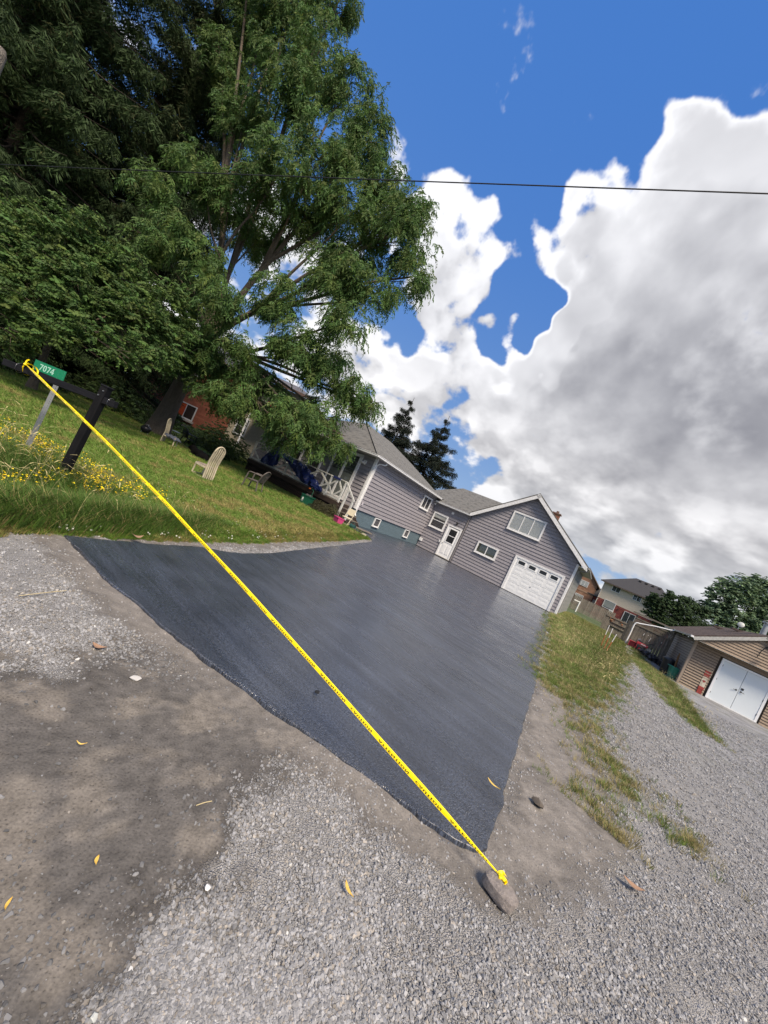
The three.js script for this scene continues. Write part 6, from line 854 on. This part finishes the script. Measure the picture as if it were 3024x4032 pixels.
// ---------- grass, weeds, flowers, loose stone
const seen = (() => { const m = new THREE.Matrix4(); camera.updateMatrixWorld(); const inv = camera.matrixWorldInverse.copy(camera.matrixWorld).invert(), v = V3(), th = 2016 / 1490, tw = 1512 / 1490; return (x, y, z, k = 1.2) => { v.set(x, y, z).applyMatrix4(inv); return v.z < -.3 && Math.abs(v.x) < -v.z * tw * k + .8 && Math.abs(v.y) < -v.z * th * k + .8; }; })();
function tuft(seed, n, h, w, bend, rad) {
  const r = rng(seed), P = [];
  for (let i = 0; i < n; i++) { const a = r() * 6.28, q = rad * Math.sqrt(r()), b = V3(q * Math.cos(a), -.01, q * Math.sin(a)), d = a + (r() - .5) * 2, H = h * (.55 + .6 * r()), B = bend * (.3 + r()) * H, s = V3(-Math.sin(d + 1), 0, Math.cos(d + 1)).multiplyScalar(w / 2), o = V3(Math.cos(d), 0, Math.sin(d)); const m = b.clone().add(V3(0, H * .6, 0)).addScaledVector(o, B * .35), t = b.clone().add(V3(0, H * .92, 0)).addScaledVector(o, B); P.push(b.clone().sub(s), b.clone().add(s), m.clone().add(s.clone().multiplyScalar(.8)), b.clone().sub(s), m.clone().add(s.clone().multiplyScalar(.8)), m.clone().sub(s.clone().multiplyScalar(.8)), m.clone().sub(s.clone().multiplyScalar(.8)), m.clone().add(s.clone().multiplyScalar(.8)), t); }
  return fromPts(P);
}
{
  const r = rng(101), grassM = leafM(1, 1, 1, .25); grassM.roughness = .6;
  const lawn = [[], [], []], verge = [[], []], tallG = [], flowers = [], clover = [], stalks = [];
  const dry = (x, z) => sst(-.05, .45, fbm2(x * .55 + 3, z * .55, 3) + .25 * fbm2(x * 3, z * 3, 2) + .55 * Math.exp(-(((x + 1.9) / 1.6) ** 2) - ((z + 9.8) / 3.8) ** 2) - .12);
  // the lawn: rings of distance, fewer and larger tufts farther out
  for (let i = 0; i < 1500000 && lawn[0].length + lawn[1].length + lawn[2].length < 190000; i++) {
    const d = 3.6 + 27 * Math.pow(r(), 2.1), a = -2.75 + 2.4 * r(), x = d * Math.cos(a), z = d * Math.sin(a);
    if (!seen(x, .05, z)) continue; const L = lawnD(x, z); if (L < -.02) continue;
    const k = (.75 + .5 * r()) * (1 + .05 * d) * lerp(.55, 1, sst(0, .35, L)), ed = 1 - sst(.05, .7, L);
    lawn[i % 3].push([V3(x, gh(x, z), z), r() * 6.28, .3, k, x, z]);
    if (r() < .02 && d > 4.6 && d < 11 && n2(x * .9 + 4, z * .9) > .05) clover.push([V3(x, gh(x, z) + .05 + .03 * r(), z), r() * 6, .8, .7 + .6 * r()]);
  }
  // long grass along the road edge and round the posts
  for (let i = 0; i < 60000; i++) {
    const x = -6.6 + 4.6 * r(), z = -2.8 - 4.2 * r(), L = lawnD(x, z); if (L < .02 || !seen(x, .1, z)) continue;
    const near = Math.exp(-(((x + 4.6) / 1.2) ** 2) - ((z + 4.75) / .8) ** 2), rim = Math.exp(-(((L - .35) / .45) ** 2)) * sst(-2.2, -3.0, x);
    if (r() > .75 * near + .5 * rim) continue;
    tallG.push([V3(x, 0, z), r() * 6.28, .35, (.55 + .7 * r()) * (.6 + .6 * Math.max(near, rim * .8)), x, z]);
    if (x < -3.5 && r() < .36 * near * sst(-.1, .3, n2(x * 1.6, z * 1.6) + .2)) flowers.push([V3(x + .05 * (r() - .5), .08 + .17 * r(), z + .05 * (r() - .5)), r() * 6, .9, .7 + .6 * r()]);
    if (r() < .008 * (near + .3)) stalks.push([V3(x, 0, z), r() * 6.28, .4, .7 + .6 * r()]);
  }
  for (let i = 0; i < 26000; i++) {   // more yellow flowers in drifts at the left
    const x = -6.8 + 3.25 * r(), z = -3.4 - 3.2 * r(); if (lawnD(x, z) < .25 || !seen(x, .1, z) || n2(x * 1.3 + 7, z * 1.3) + .35 * n2(x * 5, z * 5) < .27 - .5 * Math.exp(-(((x + 4.75) / .7) ** 2) - ((z + 4.7) / .7) ** 2) || r() > .3) continue;
    flowers.push([V3(x, .05 + .2 * r(), z), r() * 6, .9, .7 + .6 * r()]);
  }
  for (let i = 0; i < 900000 && verge[0].length + verge[1].length < 90000; i++) {
    const d = 4 + 30 * Math.pow(r(), 1.7), a = -1.35 + .9 * r(), x = d * Math.cos(a), z = d * Math.sin(a);
    if (!seen(x, .1, z)) continue; const v = vergeD(x, z); if (v < -.28) continue; if (r() > (.035 + .9 * sst(-.1, .6, v + .22 * n2(x * 2.2, z * 2.2)) * (.25 + .75 * sst(-.3, .5, n2(x * 3.5, z * 3.5)))) * lerp(.26, 1, sst(4.5, 12, d))) continue;
    const tl = sst(8, 17, d) * sst(0, .9, v), k = (.35 + .6 * r()) * lerp(.55 + .03 * d, 2.3, tl);
    verge[i % 2].push([V3(x, gh(x, z), z), r() * 6.28, .4, k, x, z]);
  }
  for (let i = 0; i < 5000; i++) { const d = 9 + 16 * r(), a = -1.25 + .6 * r(), x = d * Math.cos(a), z = d * Math.sin(a); if (!seen(x, .1, z) || vergeD(x, z) < .15 || r() > .4 * sst(-.2, .4, n2(x * .8, z * .8))) continue; stalks.push([V3(x, gh(x, z), z), r() * 6.28, .4, .6 + .5 * r()]); }
  const tintL = (c, p, r2) => { const q = dry(p.x, p.z), e = r2(), v = .75 + .5 * r2(); if (e < .12 + .55 * q) c.setRGB(.34 * v, .285 * v, .11 * v); else c.setRGB(lerp(.15, .2, q) * v, lerp(.25, .245, q) * v, lerp(.042, .06, q) * v); };
  const tintV = (c, p, r2) => { const q = sst(-.3, .5, fbm2(p.x * .7, p.z * .7 + 9, 3) + .1), e = r2(), v = .75 + .5 * r2(); if (e < .2 + .45 * q + .22 * (1 - sst(5, 11, Math.hypot(p.x, p.z)))) c.setRGB(.36 * v, .31 * v, .15 * v); else c.setRGB(.15 * v, .225 * v, .048 * v); };
  [tuft(1, 9, .085, .0075, .6, .05), tuft(2, 9, .07, .008, .9, .055), tuft(3, 8, .1, .007, .5, .045)].forEach((g, i) => spread('grass', g, grassM, lawn[i], scene, tintL, r, ['mown lawn grass under the locust, patched with dry straw colour', 'short green and straw coloured grass of the lawn beside the driveway', 'longer blades scattered through the front lawn beside the driveway'][i]));
  spread('tall_grass', tuft(4, 10, .27, .007, .55, .07), grassM, tallG, scene, (c, p, r2) => { const v = .75 + .5 * r2(); if (r2() < .12) c.setRGB(.3 * v, .26 * v, .11 * v); else c.setRGB(.085 * v, .155 * v, .028 * v); }, r, 'long uncut grass round the posts and along the gravel edge');
  [tuft(5, 9, .1, .0075, .8, .06), tuft(6, 9, .12, .007, .6, .05)].forEach((g, i) => spread('weeds', g, grassM, verge[i], scene, tintV, r, ['overgrown dry and green verge grass right of the driveway', 'weedy grass strips in the gravel lot right of the driveway'][i]));
  const fl = []; { const q = rng(9); for (let i = 0; i < 4; i++) leafQuad(fl, V3((q() - .5) * .02, (q() - .5) * .01, (q() - .5) * .02), V3(Math.cos(i * 1.57), .35, Math.sin(i * 1.57)).normalize(), .016, .015, q); }
  spread('yellow_flowers', fromPts(fl), new THREE.MeshStandardMaterial({ color: lin(.95, .76, .01), roughness: .7, side: THREE.DoubleSide }), flowers, scene, (c, p, r2) => { const v = .8 + .3 * r2(); c.setRGB(v, v * (.85 + .2 * r2()), v); }, r, 'drifts of small yellow flowers in the grass around the two posts');
  spread('clover_flowers', new THREE.IcosahedronGeometry(.011, 0), M(lin(.55, .55, .48), .9), clover, scene, (c, p, r2) => { const v = .8 + .3 * r2(); c.setRGB(v, v, v); }, r, 'tiny white clover heads dotted over the lawn');
  const sk = []; { const q = rng(19); for (let k = 0; k < 3; k++) { const a = q() * 6.28; let p0 = V3(0, 0, 0); for (let i = 1; i <= 7; i++) { const t = i / 7, p1 = V3(Math.cos(a) * .3 * t * t, .5 * Math.sin(t * 1.9) * (.8 + .15 * k), Math.sin(a) * .3 * t * t), w = V3(-Math.sin(a), 0, Math.cos(a)).multiplyScalar(i > 5 ? .006 : .002); sk.push(p0.clone().sub(w), p0.clone().add(w), p1, p0.clone().sub(w), p1, p1.clone().addScaledVector(w, -.6)); p0 = p1; } } }
  spread('seed_stalks', fromPts(sk), new THREE.MeshStandardMaterial({ color: lin(.42, .36, .17), roughness: .9, side: THREE.DoubleSide }), stalks, scene, (c, p, r2) => { const v = .7 + .5 * r2(); c.setRGB(v, v, v); }, r, 'bent straw coloured seed stalks round the black post and in the verge weeds');
  // a few uneven grass tufts growing through the gravel are part of the weeds above; now the loose stone
  const stones = [[], [], []], st = (seed) => { const q = rng(seed), p = []; for (let i = 0; i < 14; i++) p.push(V3(q() - .5, (q() - .5) * .85, q() - .5).normalize().multiplyScalar(.85 + .3 * q())); return new ConvexGeometry(p); };
  const N = 370000; let made = 0;
  for (let i = 0; i < 2500000 && made < N; i++) {
    const d = .75 + 19 * Math.pow(r(), 2.5), a = Math.PI * (-1.02 + 1.0 * r()), x = .4 + d * Math.cos(a) * 1.15, z = -.35 + d * Math.sin(a);
    if (!seen(x, 0, z, 1.12) || lawnD(x, z) > .05) continue;
    if (inDrive(x, z)) continue;
    const { mud, dust, strip, w, w2 } = groundAt(x, z), heap = Math.exp(-(((x + 1.25) / .65) ** 2) - ((z + 2.55) / .28) ** 2);
    let p = 1; p *= 1 - .965 * mud; p *= 1 - .82 * Math.max(strip, dust); { const q = distPoly(NEAR, x, z, true), tr = Math.exp(-(((q - 1.05) / .16) ** 2)) + Math.exp(-(((q - .52) / .1) ** 2)); p *= (.18 + .9 * sst(-.3, .25, .6 * w2 + fbm2(x * 1.3 + 4, z * 1.3, 3))) * (1 - .45 * Math.min(1, tr)); } p = Math.max(p, .9 * heap * sst(.3, .7, heap + .3 * w2));
    if (r() > p) continue;
    const big = Math.pow(r(), 5), s = (.0018 + .0021 * r() + .007 * big) * (1 + .1 * d) * (1 - .25 * Math.max(dust, strip));
    stones[i % 3].push([V3(x, gh(x, z) + .35 * s + (.022 * fbm2(x * 1.1, z * 1.1, 3) + .006 * fbm2(x * 7, z * 7, 3)) - .008, z), r() * 6.28, 1.2, s]); made++;
  }
  const stoneM = M(0xffffff, .88);
  [st(1), st(2), st(3)].forEach((g, i) => spread('gravel', g, stoneM, stones[i], scene, (c, p, r2) => { const v = .18 + .2 * Math.pow(r2(), 1.3), e = r2(); const { mud } = groundAt(p.x, p.z), k = 1 - mud * (.3 + .35 * r2()); c.setRGB(v * k * (e < .12 ? 1.08 : .99), v * k, v * k * (e < .12 ? .9 : 1.03)); if (r2() < .004) c.setRGB(.55, .55, .54); }, r, ['loose angular grey gravel across the road shoulder', 'loose rounded pale gravel across the road shoulder', 'loose dark flinty gravel across the road shoulder'][i]));
}
scene.traverse((o) => { if (o.isMesh) { o.castShadow = true; o.receiveShadow = true; } });
renderer.render(scene, camera);
